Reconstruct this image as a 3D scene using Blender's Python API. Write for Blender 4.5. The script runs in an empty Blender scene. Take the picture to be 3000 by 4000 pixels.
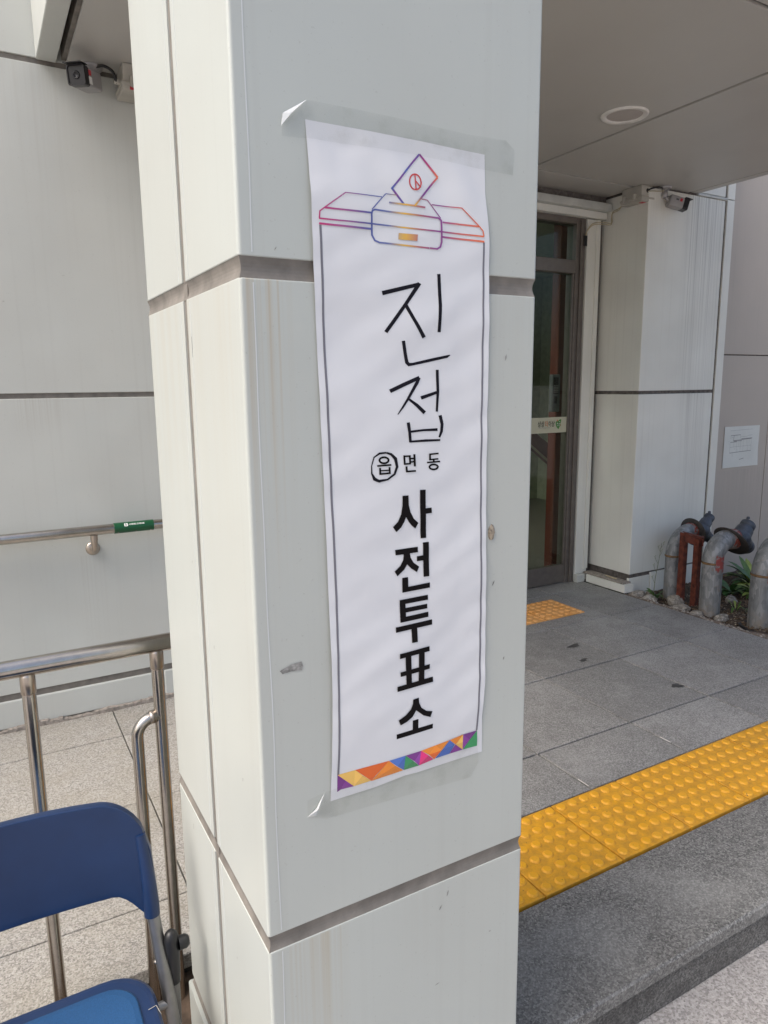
import bpy, bmesh, math, random
from mathutils import Vector, Matrix, noise
random.seed(7)
PI = math.pi
sc = bpy.context.scene
COL = sc.collection

# ---------------------------------------------------------------- camera, sky, sun, exposure
cam = bpy.data.cameras.new('camera')
cam.sensor_fit = 'VERTICAL'
cam.sensor_height = 36.0
cam.lens = 24.949
cam.clip_start = 0.05
cam.clip_end = 2000
cam_ob = bpy.data.objects.new('camera', cam)
COL.objects.link(cam_ob)
right = Vector((0.869328, -0.494125, -0.010468))
up = Vector((0.095664, 0.147449, 0.984433))
back = Vector((-0.484890, -0.856797, 0.175451))
cam_ob.matrix_world = Matrix(((right.x, up.x, back.x, 0), (right.y, up.y, back.y, 0), (right.z, up.z, back.z, 1.386), (0, 0, 0, 1)))
sc.camera = cam_ob

SUN_AZ = math.radians(-97)   # measured from +Y towards +X
SUN_EL = math.radians(51)
world = bpy.data.worlds.new('World')
sc.world = world
world.use_nodes = True
wn = world.node_tree
wn.nodes.clear()
sky = wn.nodes.new('ShaderNodeTexSky')
sky.sky_type = 'NISHITA'
sky.sun_disc = False
sky.sun_elevation = SUN_EL
sky.sun_rotation = SUN_AZ
sky.air_density = 1.0
sky.dust_density = 5.0
sky.ozone_density = 1.0
wbg = wn.nodes.new('ShaderNodeBackground')
wbg.inputs['Strength'].default_value = 0.145
wout = wn.nodes.new('ShaderNodeOutputWorld')
wn.links.new(sky.outputs[0], wbg.inputs['Color'])
wn.links.new(wbg.outputs[0], wout.inputs['Surface'])

sl = bpy.data.lights.new('sun', 'SUN')
sl.energy = 1.38
sl.angle = math.radians(40)
sl.color = (1.0, 0.997, 0.99)
so = bpy.data.objects.new('sun', sl)
COL.objects.link(so)
sd = Vector((math.sin(SUN_AZ) * math.cos(SUN_EL), math.cos(SUN_AZ) * math.cos(SUN_EL), math.sin(SUN_EL)))
so.rotation_euler = sd.to_track_quat('Z', 'Y').to_euler()
so.location = sd * 30

sc.view_settings.view_transform = 'Standard'
sc.view_settings.look = 'None'
sc.view_settings.exposure = 0.70
sc.view_settings.gamma = 1.0
sc.view_settings.use_curve_mapping = False
sc.render.engine = 'CYCLES'
sc.cycles.use_denoising = True
sc.cycles.max_bounces = 10
sc.cycles.diffuse_bounces = 6
sc.cycles.transparent_max_bounces = 12

# ---------------------------------------------------------------- node helpers
class NT:
    def __init__(self, name):
        self.m = bpy.data.materials.new(name)
        self.m.use_nodes = True
        self.t = self.m.node_tree
        self.t.nodes.clear()
        self.out = self.t.nodes.new('ShaderNodeOutputMaterial')
        g = self.t.nodes.new('ShaderNodeNewGeometry')
        self.pos = g.outputs['Position']
        self.nor = g.outputs['Normal']

    def n(self, typ, ins=None, out=0, **props):
        nd = self.t.nodes.new(typ)
        for k, v in props.items():
            setattr(nd, k, v)
        for k, v in (ins or {}).items():
            s = nd.inputs[k]
            if isinstance(v, bpy.types.NodeSocket):
                self.t.links.new(v, s)
            else:
                if s.type == 'RGBA' and len(v) == 3:
                    v = (*v, 1)
                s.default_value = v
        return nd.outputs[out]

    def scaled(self, s, loc=(0, 0, 0), rot=(0, 0, 0)):
        return self.n('ShaderNodeMapping', {'Vector': self.pos, 'Scale': s if hasattr(s, '__len__') else (s, s, s), 'Location': loc, 'Rotation': rot})

    def noise(self, scale, detail=3, rough=.55, vec=None, out=0):
        return self.n('ShaderNodeTexNoise', {'Vector': vec or self.pos, 'Scale': scale, 'Detail': detail, 'Roughness': rough}, out)

    def ramp(self, fac, stops, interp='LINEAR'):
        nd = self.t.nodes.new('ShaderNodeValToRGB')
        nd.color_ramp.interpolation = interp
        e = nd.color_ramp.elements
        while len(e) < len(stops):
            e.new(.5)
        for el, (p, c) in zip(e, stops):
            el.position = p
            el.color = (c, c, c, 1) if not hasattr(c, '__len__') else (*c[:3], 1)
        self.t.links.new(fac, nd.inputs[0])
        return nd.outputs[0]

    def mix(self, fac, a, b, mode='MIX'):
        nd = self.t.nodes.new('ShaderNodeMix')
        nd.data_type = 'RGBA'
        nd.blend_type = mode
        nd.clamp_result = False
        for s, v in ((nd.inputs[0], fac), (nd.inputs[6], a), (nd.inputs[7], b)):
            if isinstance(v, bpy.types.NodeSocket):
                self.t.links.new(v, s)
            elif hasattr(v, '__len__'):
                s.default_value = (*v[:3], 1)
            else:
                s.default_value = v
        return nd.outputs[2]

    def math(self, op, a, b=0.0, c=None):
        nd = self.t.nodes.new('ShaderNodeMath')
        nd.operation = op
        for i, v in enumerate((a, b) if c is None else (a, b, c)):
            if isinstance(v, bpy.types.NodeSocket):
                self.t.links.new(v, nd.inputs[i])
            else:
                nd.inputs[i].default_value = v
        return nd.outputs[0]

    def xyz(self, vec=None):
        nd = self.t.nodes.new('ShaderNodeSeparateXYZ')
        self.t.links.new(vec or self.pos, nd.inputs[0])
        return nd.outputs

    def band(self, v, lo, hi, soft):
        a = self.n('ShaderNodeMapRange', {'Value': v, 'From Min': lo - soft, 'From Max': lo + soft}, interpolation_type='SMOOTHSTEP')
        b = self.n('ShaderNodeMapRange', {'Value': v, 'From Min': hi - soft, 'From Max': hi + soft}, interpolation_type='SMOOTHSTEP')
        return self.math('SUBTRACT', a, b)

    def bump(self, h, strength=.3, dist=.002, normal=None):
        ins = {'Height': h, 'Strength': strength, 'Distance': dist}
        if normal:
            ins['Normal'] = normal
        return self.n('ShaderNodeBump', ins)

    def bsdf(self, color, rough=.5, metal=0.0, normal=None, **kw):
        ins = {'Base Color': color, 'Roughness': rough, 'Metallic': metal}
        if normal:
            ins['Normal'] = normal
        for k, v in kw.items():
            ins[k] = v
        s = self.n('ShaderNodeBsdfPrincipled', ins)
        self.t.links.new(s, self.out.inputs['Surface'])
        return self.m


def plain(name, col, rough=.5, metal=0.0, var=.12, scale=18, bump=0.0, bscale=400, **kw):
    t = NT(name)
    f = t.noise(scale, 4)
    c = t.mix(t.ramp(f, [(.3, 0), (.7, 1)]), tuple(v * (1 - var) for v in col), tuple(min(1, v * (1 + var)) for v in col))
    nrm = t.bump(t.noise(bscale, 2), bump, .001) if bump else None
    return t.bsdf(c, rough, metal, nrm, **kw)


def panel_mat(name, col, warm, rough=.42, streak=.10, drips=(), scuff=.35, marks=None):
    """Painted sheet cladding: slow tone drift, faint rain streaks, stains below joints, small scuffs."""
    t = NT(name)
    big = t.noise(1.3, 3)
    c = t.mix(t.ramp(big, [(.3, 0), (.7, 1)]), col, warm)
    st = t.noise(1.0, 4, .6, t.scaled((55, 55, .7)))
    c = t.mix(t.math('MULTIPLY', t.ramp(st, [(.55, 0), (.78, 1)]), streak), c, (.30, .28, .24))
    x, y, z = t.xyz()
    for (x0, x1, zt, ln, amt, dcol) in drips:
        fine = t.noise(1.0, 3, .6, t.scaled((170, 40, .5), (zt, 0, 0)))
        m = t.math('MULTIPLY', t.band(x, x0, x1, (x1 - x0) * .25), t.n('ShaderNodeMapRange', {'Value': z, 'From Min': zt - ln, 'From Max': zt}))
        m = t.math('MULTIPLY', m, t.math('LESS_THAN', z, zt))
        m = t.math('MULTIPLY', m, t.ramp(fine, [(.42, 0), (.68, 1)]))
        c = t.mix(t.math('MULTIPLY', m, amt), c, dcol)
    sp = t.noise(26, 5, .75)
    sp2 = t.noise(150, 2)
    m = t.math('MULTIPLY', t.ramp(sp, [(.66, 0), (.74, 1)]), t.ramp(sp2, [(.52, 0), (.60, 1)]))
    c = t.mix(t.math('MULTIPLY', m, scuff), c, (.26, .24, .21))
    sm = t.ramp(t.noise(3.0, 2, .5), [(.30, 0), (.80, 1)])
    c = t.mix(t.math('MULTIPLY', sm, .20), c, (.34, .32, .28))
    fl = t.noise(210, 2)
    c = t.mix(t.math('MULTIPLY', t.ramp(fl, [(.70, 0), (.74, 1)]), .25), c, (.25, .23, .2))
    r = t.math('ADD', t.math('MULTIPLY', t.noise(4, 2, .5), .12), max(.30, rough - .06))
    h = t.noise(2.6, 1)
    return t.bsdf(c, r, 0, t.bump(h, .25, .006))


def granite(name, dark, mid, light, scale, rough, dirt=.35, dirt_col=(.07, .065, .06), bump=.25, patch=1.6, wear=None, streaks=True):
    t = NT(name)
    v1 = t.n('ShaderNodeTexVoronoi', {'Vector': t.pos, 'Scale': scale, 'Randomness': 1.0}, 'Color')
    g = t.n('ShaderNodeSeparateColor', {'Color': v1})
    c = t.ramp(g, [(0, dark), (.28, dark), (.4, mid), (.72, mid), (.86, light), (1, light)])
    v2 = t.n('ShaderNodeTexVoronoi', {'Vector': t.scaled(1, (3, 5, 1)), 'Scale': scale * 1.9, 'Randomness': 1.0}, 'Color')
    g2 = t.n('ShaderNodeSeparateColor', {'Color': v2}, 1)
    c2 = t.ramp(g2, [(0, dark), (.3, mid), (.8, mid), (1, light)])
    c = t.mix(.45, c, c2)
    oi = t.n('ShaderNodeObjectInfo', {}, 'Random')
    c = t.mix(1.0, c, t.ramp(oi, [(0, .90), (1, 1.08)]), 'MULTIPLY')
    d = t.noise(patch, 6, .62)
    d2 = t.noise(patch * 5.3, 5, .65)
    m = t.math('MULTIPLY', t.ramp(t.math('ADD', t.math('MULTIPLY', d, .6), t.math('MULTIPLY', d2, .4)), [(.42, 0), (.62, 1)]), dirt)
    c = t.mix(m, c, dirt_col)
    if wear:
        w = t.math('MULTIPLY', t.ramp(t.noise(patch * 1.7, 5, .6, t.scaled(1, (11, 2, 0))), [(.5, 0), (.68, 1)]), wear)
        c = t.mix(w, c, light)
    h = t.math('ADD', t.math('MULTIPLY', g, .6), t.noise(scale * .8, 3))
    r = t.math('ADD', t.math('MULTIPLY', d2, .25), rough - .12)
    return t.bsdf(c, r, 0, t.bump(h, bump, .002))


def metal_mat(name, col, rough, scr=.5, rust=0.0):
    t = NT(name)
    f = t.noise(40, 4)
    f2 = t.noise(9, 5, .6)
    c = t.mix(t.ramp(f, [(.35, 0), (.7, 1)]), tuple(v * .86 for v in col), col)
    if rust:
        c = t.mix(t.math('MULTIPLY', t.ramp(f2, [(.55, 0), (.7, 1)]), rust), c, (.22, .13, .07))
    r = t.math('ADD', t.math('MULTIPLY', f2, .22), rough - .09)
    return t.bsdf(c, r, 1.0, t.bump(t.noise(500, 2), .04, .001))


# ---------------------------------------------------------------- materials
PANEL = (.472, .50, .470)
PANELW = (.49, .51, .472)
M = {}
M['panel_column'] = panel_mat('panel_column', PANEL, PANELW, .34, .10, [
    (.29, .345, 1.517, .42, .55, (.42, .31, .17)), (.52, .60, 1.517, .2, .08, (.36, .3, .22)), (.66, .745, 1.517, .3, .08, (.36, .29, .2)),
    (.31, .40, .592, .3, .45, (.40, .31, .18)), (.5, .56, .592, .2, .06, (.38, .3, .2))], .0)
M['panel_wall'] = panel_mat('panel_wall', (.57, .59, .555), (.59, .595, .55), .40, .09, [
    (.12, .30, 1.35, .16, .35, (.36, .31, .24)), (.29, .41, .70, .5, .18, (.36, .32, .27)), (.05, .5, 2.575, .5, .10, (.36, .30, .22))], .5)
M['panel_pier'] = panel_mat('panel_pier', (.79, .80, .75), (.81, .80, .735), .42, .12, [  # same paint as the column, lightened to offset the shade under the canopy
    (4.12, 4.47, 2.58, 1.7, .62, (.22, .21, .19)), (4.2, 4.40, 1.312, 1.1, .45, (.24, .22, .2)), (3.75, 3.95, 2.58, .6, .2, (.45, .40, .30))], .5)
M['panel_soffit'] = panel_mat('panel_soffit', (.485, .47, .44), (.50, .485, .45), .36, .0, (), .2)
M['panel_pink'] = panel_mat('panel_pink', (.46, .41, .362), (.485, .43, .378), .5, .22, [(4.7, 5.3, .74, .6, .3, (.25, .22, .2))], .6)
M['sealant'] = plain('sealant', (.19, .172, .150), .6, var=.28, scale=22, bump=.35, bscale=90)
M['sealant_pier'] = plain('sealant_pier', (.12, .105, .095), .75, var=.4, scale=40, bump=.4)
M['pale_aluminium'] = plain('pale_aluminium', (.52, .53, .50), .45, var=.1)
M['mortar'] = plain('mortar', (.30, .265, .23), .95, var=.4, scale=60, bump=.8, bscale=200)
M['granite_dark'] = granite('granite_dark', (.10, .098, .094), (.295, .287, .275), (.48, .468, .45), 260, .42, .34, (.12, .113, .102), .18, patch=2.1, wear=.25)
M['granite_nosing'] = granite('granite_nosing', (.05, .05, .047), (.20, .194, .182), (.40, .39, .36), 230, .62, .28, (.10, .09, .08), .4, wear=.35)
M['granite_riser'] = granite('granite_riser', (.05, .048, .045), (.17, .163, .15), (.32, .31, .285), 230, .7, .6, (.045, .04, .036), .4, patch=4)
M['granite_pale'] = granite('granite_pale', (.13, .122, .112), (.365, .345, .312), (.52, .50, .465), 270, .7, .45, (.30, .268, .20), .3, patch=1.2)
M['concrete'] = granite('concrete', (.19, .178, .168), (.415, .39, .368), (.57, .545, .52), 190, .85, .3, (.28, .25, .22), .55, patch=2.5)
M['bedding'] = plain('bedding', (.055, .05, .045), .9, var=.3, bump=.5)
M['interior_wall'] = plain('interior_wall', (.42, .45, .34), .7)
M['interior_floor'] = plain('interior_floor', (.14, .13, .12), .35)
M['brown_steel'] = plain('brown_steel', (.13, .035, .022), .45)
M['frame_brown'] = plain('frame_brown', (.155, .135, .12), .4, .3, var=.12)
M['stainless'] = metal_mat('stainless', (.53, .49, .44), .20)
M['stainless_worn'] = metal_mat('stainless_worn', (.54, .47, .40), .30, rust=.25)
M['galvanised'] = None
M['cast_iron'] = plain('cast_iron', (.085, .095, .115), .55, .35, var=.35, scale=25, bump=.5, bscale=90)
M['dark_plate'] = plain('dark_plate', (.05, .045, .042), .55, .3, var=.3)
def chipped(name, col, under):
    t = NT(name)
    c = t.mix(t.ramp(t.noise(28, 5, .7), [(.50, 0), (.56, 1)]), col, under)
    c = t.mix(t.ramp(t.noise(70, 3), [(.4, 0), (.8, .5)]), c, (.10, .03, .02))
    return t.bsdf(c, .6, 0, t.bump(t.noise(90, 3), .4, .002))
M['red_paint'] = chipped('red_paint', (.27, .05, .03), (.30, .26, .24))
M['red_tape'] = chipped('red_tape', (.29, .06, .055), (.24, .24, .24))
M['rusty_steel'] = plain('rusty_steel', (.125, .030, .016), .75, var=.55, scale=35, bump=.8, bscale=150)
M['chair_blue'] = plain('chair_blue', (.0085, .027, .085), .32, var=.10, scale=14, bump=.16, bscale=900)
M['chair_pad'] = plain('chair_pad', (.010, .066, .18), .55, var=.12, scale=300, bump=.5, bscale=650)
M['grey_tube'] = metal_mat('grey_tube', (.30, .295, .29), .42)
M['black_plastic'] = plain('black_plastic', (.012, .012, .013), .4)
M['white_paint'] = plain('white_paint', (.74, .72, .68), .5)
M['diffuser'] = plain('diffuser', (.46, .42, .39), .6, var=.05)
M['beige_plastic'] = plain('beige_plastic', (.44, .42, .37), .5, var=.08)
M['grey_label'] = plain('grey_label', (.10, .10, .11), .5)
M['silver_paint'] = plain('silver_paint', (.36, .35, .35), .38, .35, var=.06)
M['black_gloss'] = plain('black_gloss', (.010, .009, .012), .30)
M['red_label'] = plain('red_label', (.50, .035, .05), .5, var=.05)
M['teal_label'] = plain('teal_label', (.02, .20, .15), .5, var=.05)
M['white_print'] = plain('white_print', (.75, .75, .72), .5, var=.03)
M['green_sleeve'] = plain('green_sleeve', (.008, .085, .032), .35, var=.12)
M['ink_black'] = plain('ink_black', (.006, .0045, .0045), .8, var=.1, **{'Specular IOR Level': .15})
M['ink_marker'] = plain('ink_marker', (.007, .006, .011), .7, var=.2, **{'Specular IOR Level': .2})
M['ink_grey'] = plain('ink_grey', (.17, .165, .19), .5, var=.05)
M['sticker_cream'] = plain('sticker_cream', (.52, .50, .36), .5, var=.04)
M['print_green'] = plain('print_green', (.06, .22, .035), .5)
M['print_orange'] = plain('print_orange', (.50, .13, .03), .5)
M['print_grey'] = plain('print_grey', (.30, .29, .26), .6)
M['notice_paper'] = plain('notice_paper', (.68, .69, .65), .65, var=.05, scale=6)
M['pencil'] = plain('pencil', (.13, .13, .14), .7, var=.5, scale=60)
M['pencil_faint'] = plain('pencil_faint', (.40, .41, .40), .7, var=.3, scale=60)
M['wire_cream'] = plain('wire_cream', (.46, .40, .27), .5)
M['stone'] = granite('stone', (.17, .15, .13), (.34, .31, .27), (.5, .47, .42), 70, .9, .4, (.14, .12, .09), .7, patch=8)
M['soil'] = plain('soil', (.075, .052, .036), .95, var=.55, scale=25, bump=1.0, bscale=60)
M['dirt'] = plain('dirt', (.20, .145, .105), .95, var=.45, scale=9, bump=.9, bscale=80)
M['leaf_dark'] = plain('leaf_dark', (.045, .11, .028), .42, var=.3, scale=30)
M['leaf_lime'] = plain('leaf_lime', (.27, .34, .07), .42, var=.3, scale=30)
M['leaf_weed'] = plain('leaf_weed', (.08, .15, .035), .5, var=.3, scale=30)
M['stem'] = plain('stem', (.20, .21, .10), .6)
M['film'] = plain('film', (.62, .64, .63), .3, var=.03)
M['keypad_grey'] = plain('keypad_grey', (.17, .175, .185), .35, .3)
M['wood'] = plain('wood', (.62, .52, .33), .7)
M['scuff'] = plain('scuff', (.24, .235, .22), .6, var=.5, scale=150)
M['plaster_chip'] = plain('plaster_chip', (.30, .25, .19), .85, var=.5, scale=200, bump=.9)
M['wet_stain'] = plain('wet_stain', (.05, .048, .046), .4, var=.3, scale=40)


def galv():
    t = NT('galvanised')
    v = t.n('ShaderNodeTexVoronoi', {'Vector': t.scaled((1, 1, .5)), 'Scale': 55.0}, 'Color')
    g = t.n('ShaderNodeSeparateColor', {'Color': v})
    c = t.ramp(g, [(0, (.19, .20, .21)), (.5, (.27, .28, .285)), (1, (.35, .355, .36))])
    st = t.noise(1, 4, .6, t.scaled((45, 45, 4)))
    c = t.mix(t.ramp(st, [(.45, 0), (.7, .6)]), c, (.15, .155, .16))
    x, y, z = t.xyz()
    low = t.n('ShaderNodeMapRange', {'Value': z, 'From Min': .08, 'From Max': -.05})
    c = t.mix(t.math('MULTIPLY', low, t.ramp(t.noise(18, 4), [(.4, 0), (.6, .8)])), c, (.30, .24, .18))
    c = t.mix(t.ramp(t.noise(11, 5, .7), [(.58, 0), (.68, .5)]), c, (.28, .20, .13))
    return t.bsdf(c, .55, .35, t.bump(st, .15, .002))
M['galvanised'] = galv()


def weld():
    return plain('weld', (.20, .12, .06), .8, .2, var=.4, scale=60, bump=.8, bscale=150)
M['weld'] = weld()


def tactile(name, col, worn, amt):
    t = NT(name)
    f = t.noise(14, 5, .65)
    c = t.mix(t.ramp(f, [(.3, 0), (.75, amt)]), col, worn)
    sp = t.n('ShaderNodeTexVoronoi', {'Vector': t.pos, 'Scale': 330.0}, 'Color')
    g = t.n('ShaderNodeSeparateColor', {'Color': sp})
    c = t.mix(t.ramp(g, [(0, .10), (.12, 0), (1, 0)]), c, (.12, .07, .02))
    # grime gathers on the flat between the domes: follows height above the tile
    x, y, z = t.xyz()
    lowm = t.n('ShaderNodeMapRange', {'Value': z, 'From Min': .0045, 'From Max': .0025})
    d = t.math('MULTIPLY', lowm, t.ramp(t.noise(30, 5, .7), [(.34, .05), (.66, .55)]))
    c = t.mix(d, c, (.30, .155, .035))
    blk = t.math('MULTIPLY', t.ramp(t.noise(75, 2), [(.73, 0), (.76, 1)]), .8)
    c = t.mix(blk, c, (.04, .03, .02))
    oi = t.n('ShaderNodeObjectInfo', {}, 'Random')
    c = t.mix(1.0, c, t.ramp(oi, [(0, .93), (1, 1.05)]), 'MULTIPLY')
    return t.bsdf(c, .55, 0, t.bump(t.noise(600, 2), .3, .001))
M['tactile_yellow'] = tactile('tactile_yellow', (.80, .385, .012), (.70, .36, .045), .6)
M['tactile_peach'] = tactile('tactile_peach', (.70, .31, .07), (.72, .42, .18), .8)


def paper():
    t = NT('banner_paper')
    c = t.mix(t.noise(5, 3), (.66, .663, .68), (.69, .692, .705))
    return t.bsdf(c, .42, 0, t.bump(t.noise(60, 3), .05, .002))
M['paper'] = paper()


def ink_attr():
    t = NT('ink_colours')
    a = t.n('ShaderNodeVertexColor', {}, 'Color', layer_name='ink')
    return t.bsdf(a, .45)
M['ink_colours'] = ink_attr()


def see_through(name, tint, gloss, rough, body=None, body_amt=0.0, patch=0.0):
    """Thin clear sheet: transparent with a Schlick reflection that is the same from both sides."""
    t = NT(name)
    if patch:
        n1 = t.ramp(t.noise(38, 4, .6), [(.50, 0), (.64, 1)])
        tint = t.mix(t.math('MULTIPLY', n1, patch), tint, (.72, .72, .68))
    s = t.n('ShaderNodeBsdfTransparent', {'Color': tint})
    if body:
        df = t.n('ShaderNodeBsdfDiffuse', {'Color': body})
        s = t.n('ShaderNodeMixShader', {0: body_amt, 1: s, 2: df})
    gl = t.n('ShaderNodeBsdfGlossy', {'Color': (1, 1, 1), 'Roughness': rough})
    fc = t.n('ShaderNodeLayerWeight', {'Blend': .5}, 'Facing')
    f = t.math('MULTIPLY', t.math('ADD', t.math('MULTIPLY', t.math('POWER', fc, 5.0), .95), .045), gloss)
    s = t.n('ShaderNodeMixShader', {0: f, 1: s, 2: gl})
    t.t.links.new(s, t.out.inputs['Surface'])
    return t.m
M['glass'] = see_through('glass', (.80, .86, .80), .42, .0)
M['tape'] = see_through('tape', (.975, .975, .968), .5, .22, (.40, .40, .37), .02, .22)
M['tape_fold'] = see_through('tape_fold', (.9, .9, .9), 1.0, .15, (.85, .87, .87), .60)

# ---------------------------------------------------------------- mesh helpers
class MB:
    def __init__(self):
        self.v = []
        self.f = []
        self.s = []

    def add(self, v, f, smooth=False):
        o = len(self.v)
        self.v += [tuple(p) for p in v]
        self.f += [tuple(i + o for i in q) for q in f]
        self.s += [smooth] * len(f)
        return self

    def box(self, x0, x1, y0, y1, z0, z1, b=0.0, seg=1):
        bm = bmesh.new()
        bmesh.ops.create_cube(bm, size=1)
        for v in bm.verts:
            v.co = Vector((x0 + (v.co.x + .5) * (x1 - x0), y0 + (v.co.y + .5) * (y1 - y0), z0 + (v.co.z + .5) * (z1 - z0)))
        if b:
            bmesh.ops.bevel(bm, geom=list(bm.edges), offset=b, segments=seg, affect='EDGES', profile=.5)
        bm.verts.index_update()
        self.add([v.co for v in bm.verts], [[v.index for v in f.verts] for f in bm.faces])
        bm.free()
        return self

    def tube(self, path, r, seg=14, cap=True, smooth=True):
        path = [Vector(p) for p in path]
        rs = r if hasattr(r, '__len__') else [r] * len(path)
        n = len(path)
        ref = None
        vs = []
        for i, p in enumerate(path):
            t = (path[min(i + 1, n - 1)] - path[max(i - 1, 0)]).normalized()
            if ref is None:
                ref = Vector((0, 0, 1)) if abs(t.z) < .9 else Vector((1, 0, 0))
            a = (ref - t * ref.dot(t)).normalized()
            ref = a
            b = t.cross(a)
            for k in range(seg):
                q = 2 * PI * k / seg
                vs.append(p + (a * math.cos(q) + b * math.sin(q)) * rs[i])
        fs = []
        for i in range(n - 1):
            for k in range(seg):
                k2 = (k + 1) % seg
                fs.append((i * seg + k, i * seg + k2, (i + 1) * seg + k2, (i + 1) * seg + k))
        self.add(vs, fs, smooth)
        if cap:
            self.add(vs[:seg], [tuple(range(seg))[::-1]])
            self.add(vs[-seg:], [tuple(range(seg))])
        return self

    def lathe(self, prof, origin, axis, seg=24, smooth=True):
        """prof: (radius, height) pairs along axis from origin."""
        axis = Vector(axis).normalized()
        a = axis.orthogonal().normalized()
        b = axis.cross(a)
        o = Vector(origin)
        vs = []
        for r, h in prof:
            for k in range(seg):
                q = 2 * PI * k / seg
                vs.append(o + axis * h + (a * math.cos(q) + b * math.sin(q)) * max(r, 1e-5))
        fs = []
        for i in range(len(prof) - 1):
            for k in range(seg):
                k2 = (k + 1) % seg
                fs.append((i * seg + k, i * seg + k2, (i + 1) * seg + k2, (i + 1) * seg + k))
        return self.add(vs, fs, smooth)

    def prism(self, pts, d):
        """pts: 3D polygon, extruded by vector d."""
        n = len(pts)
        d = Vector(d)
        vs = [Vector(p) for p in pts] + [Vector(p) + d for p in pts]
        fs = [tuple(range(n))[::-1], tuple(range(n, 2 * n))] + [(i, (i + 1) % n, n + (i + 1) % n, n + i) for i in range(n)]
        return self.add(vs, fs)

    def loft(self, rings, cap=True, smooth=False):
        n = len(rings[0])
        vs = [p for r in rings for p in r]
        fs = []
        for i in range(len(rings) - 1):
            for k in range(n):
                k2 = (k + 1) % n
                fs.append((i * n + k, i * n + k2, (i + 1) * n + k2, (i + 1) * n + k))
        if cap:
            fs += [tuple(range(n))[::-1], tuple(range((len(rings) - 1) * n, len(rings) * n))]
        return self.add(vs, fs, smooth)


def mesh_of(name, mb, mat, off=None, recalc=True):
    me = bpy.data.meshes.new(name)
    vs = mb.v if off is None else [Vector(p) - off for p in mb.v]
    me.from_pydata(vs, [], mb.f)
    me.update()
    me.polygons.foreach_set('use_smooth', mb.s)
    if recalc:
        bm = bmesh.new()
        bm.from_mesh(me)
        bmesh.ops.recalc_face_normals(bm, faces=bm.faces)
        bm.to_mesh(me)
        bm.free()
    me.materials.append(mat if not isinstance(mat, str) else M[mat])
    return me


def root_off(o):
    off = Vector((0, 0, 0))
    while o is not None:
        off += o.location
        o = o.parent
    return off


def part(name, mb, mat, parent, label=None, world=True, recalc=True, kind=None):
    """A part as ONE mesh object; coordinates are given in the world (world=True) or in its thing's own frame."""
    o = bpy.data.objects.new(name, mesh_of(name, mb, mat, root_off(parent) if world else None, recalc))
    COL.objects.link(o)
    o.parent = parent
    if label:
        o['label'] = label
    if kind:
        o['kind'] = kind
    return o


def thing(name, label, cat, loc=(0, 0, 0), group=None):
    o = bpy.data.objects.new(name, None)
    o.empty_display_size = .1
    COL.objects.link(o)
    o.location = loc
    o['label'] = label
    o['category'] = cat
    if group:
        o['group'] = group
    return o


def solo(name, mb, mat, label, cat, loc=None, group=None, recalc=True):
    off = Vector(loc) if loc else None
    o = bpy.data.objects.new(name, mesh_of(name, mb, mat, off, recalc))
    COL.objects.link(o)
    if loc:
        o.location = loc
    o['label'] = label
    o['category'] = cat
    if group:
        o['group'] = group
    return o


def struct(name, mb, mat, kind='structure'):
    o = bpy.data.objects.new(name, mesh_of(name, mb, mat))
    COL.objects.link(o)
    o['kind'] = kind
    return o


def arc(c, r, a0, a1, n, u, v):
    c, u, v = Vector(c), Vector(u), Vector(v)
    return [c + u * (r * math.cos(a0 + (a1 - a0) * i / n)) + v * (r * math.sin(a0 + (a1 - a0) * i / n)) for i in range(n + 1)]


def smooth(pts, n=6):
    P = [Vector(p) for p in pts]
    P = [P[0] * 2 - P[1]] + P + [P[-1] * 2 - P[-2]]
    out = []
    for i in range(1, len(P) - 2):
        for k in range(n):
            t = k / n
            a, b, c, d = P[i - 1], P[i], P[i + 1], P[i + 2]
            out.append(.5 * (2 * b + (c - a) * t + (2 * a - 5 * b + 4 * c - d) * t * t + (3 * b - a - 3 * c + d) * t ** 3))
    return out + [P[-2]]


def text_mesh(body, size, origin, ux, uy, offset=0.0, shear=0.0):
    cu = bpy.data.curves.new('lettering', 'FONT')
    cu.body = body
    cu.size = size
    cu.offset = offset
    cu.shear = shear
    cu.resolution_u = 2
    ob = bpy.data.objects.new('lettering', cu)
    COL.objects.link(ob)
    dg = bpy.context.evaluated_depsgraph_get()
    me = bpy.data.meshes.new_from_object(ob.evaluated_get(dg))
    mb = MB()
    ux, uy, og = Vector(ux), Vector(uy), Vector(origin)
    mb.add([og + ux * v.co.x + uy * v.co.y for v in me.vertices], [tuple(p.vertices) for p in me.polygons])
    w = max((v.co.x for v in me.vertices), default=0)
    bpy.data.objects.remove(ob)
    bpy.data.curves.remove(cu)
    bpy.data.meshes.remove(me)
    return mb, w


def flat(mb, pts_xz, y, u=None):
    mb.add([(x, y, z) for x, z in pts_xz], [tuple(range(len(pts_xz)))])
    return mb

GZ = -0.142          # lower ground in front of the step
SOFFIT = 2.585

# ---------------------------------------------------------------- the setting
g = MB()
g.add([(-400, -400, GZ), (400, -400, GZ), (400, 400, GZ), (-400, 400, GZ)], [(0, 1, 2, 3)])
struct('ground', g, 'concrete')


def slab(parent, x0, x1, y0, y1, top, mat, th=.04, gap=.0036, name='paving_slab', b=.0018):
    t = top + random.uniform(-.0008, .0008)
    mb = MB().box(x0 + gap, x1 - gap, y0 + gap, y1 - gap, t - th, t, b)
    return part(name, mb, mat, parent)

# porch at level 0
pb = MB().box(.76, 3.635, .995, 3.70, GZ + .001, -.022)
porch = struct('porch', pb, 'bedding')
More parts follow.
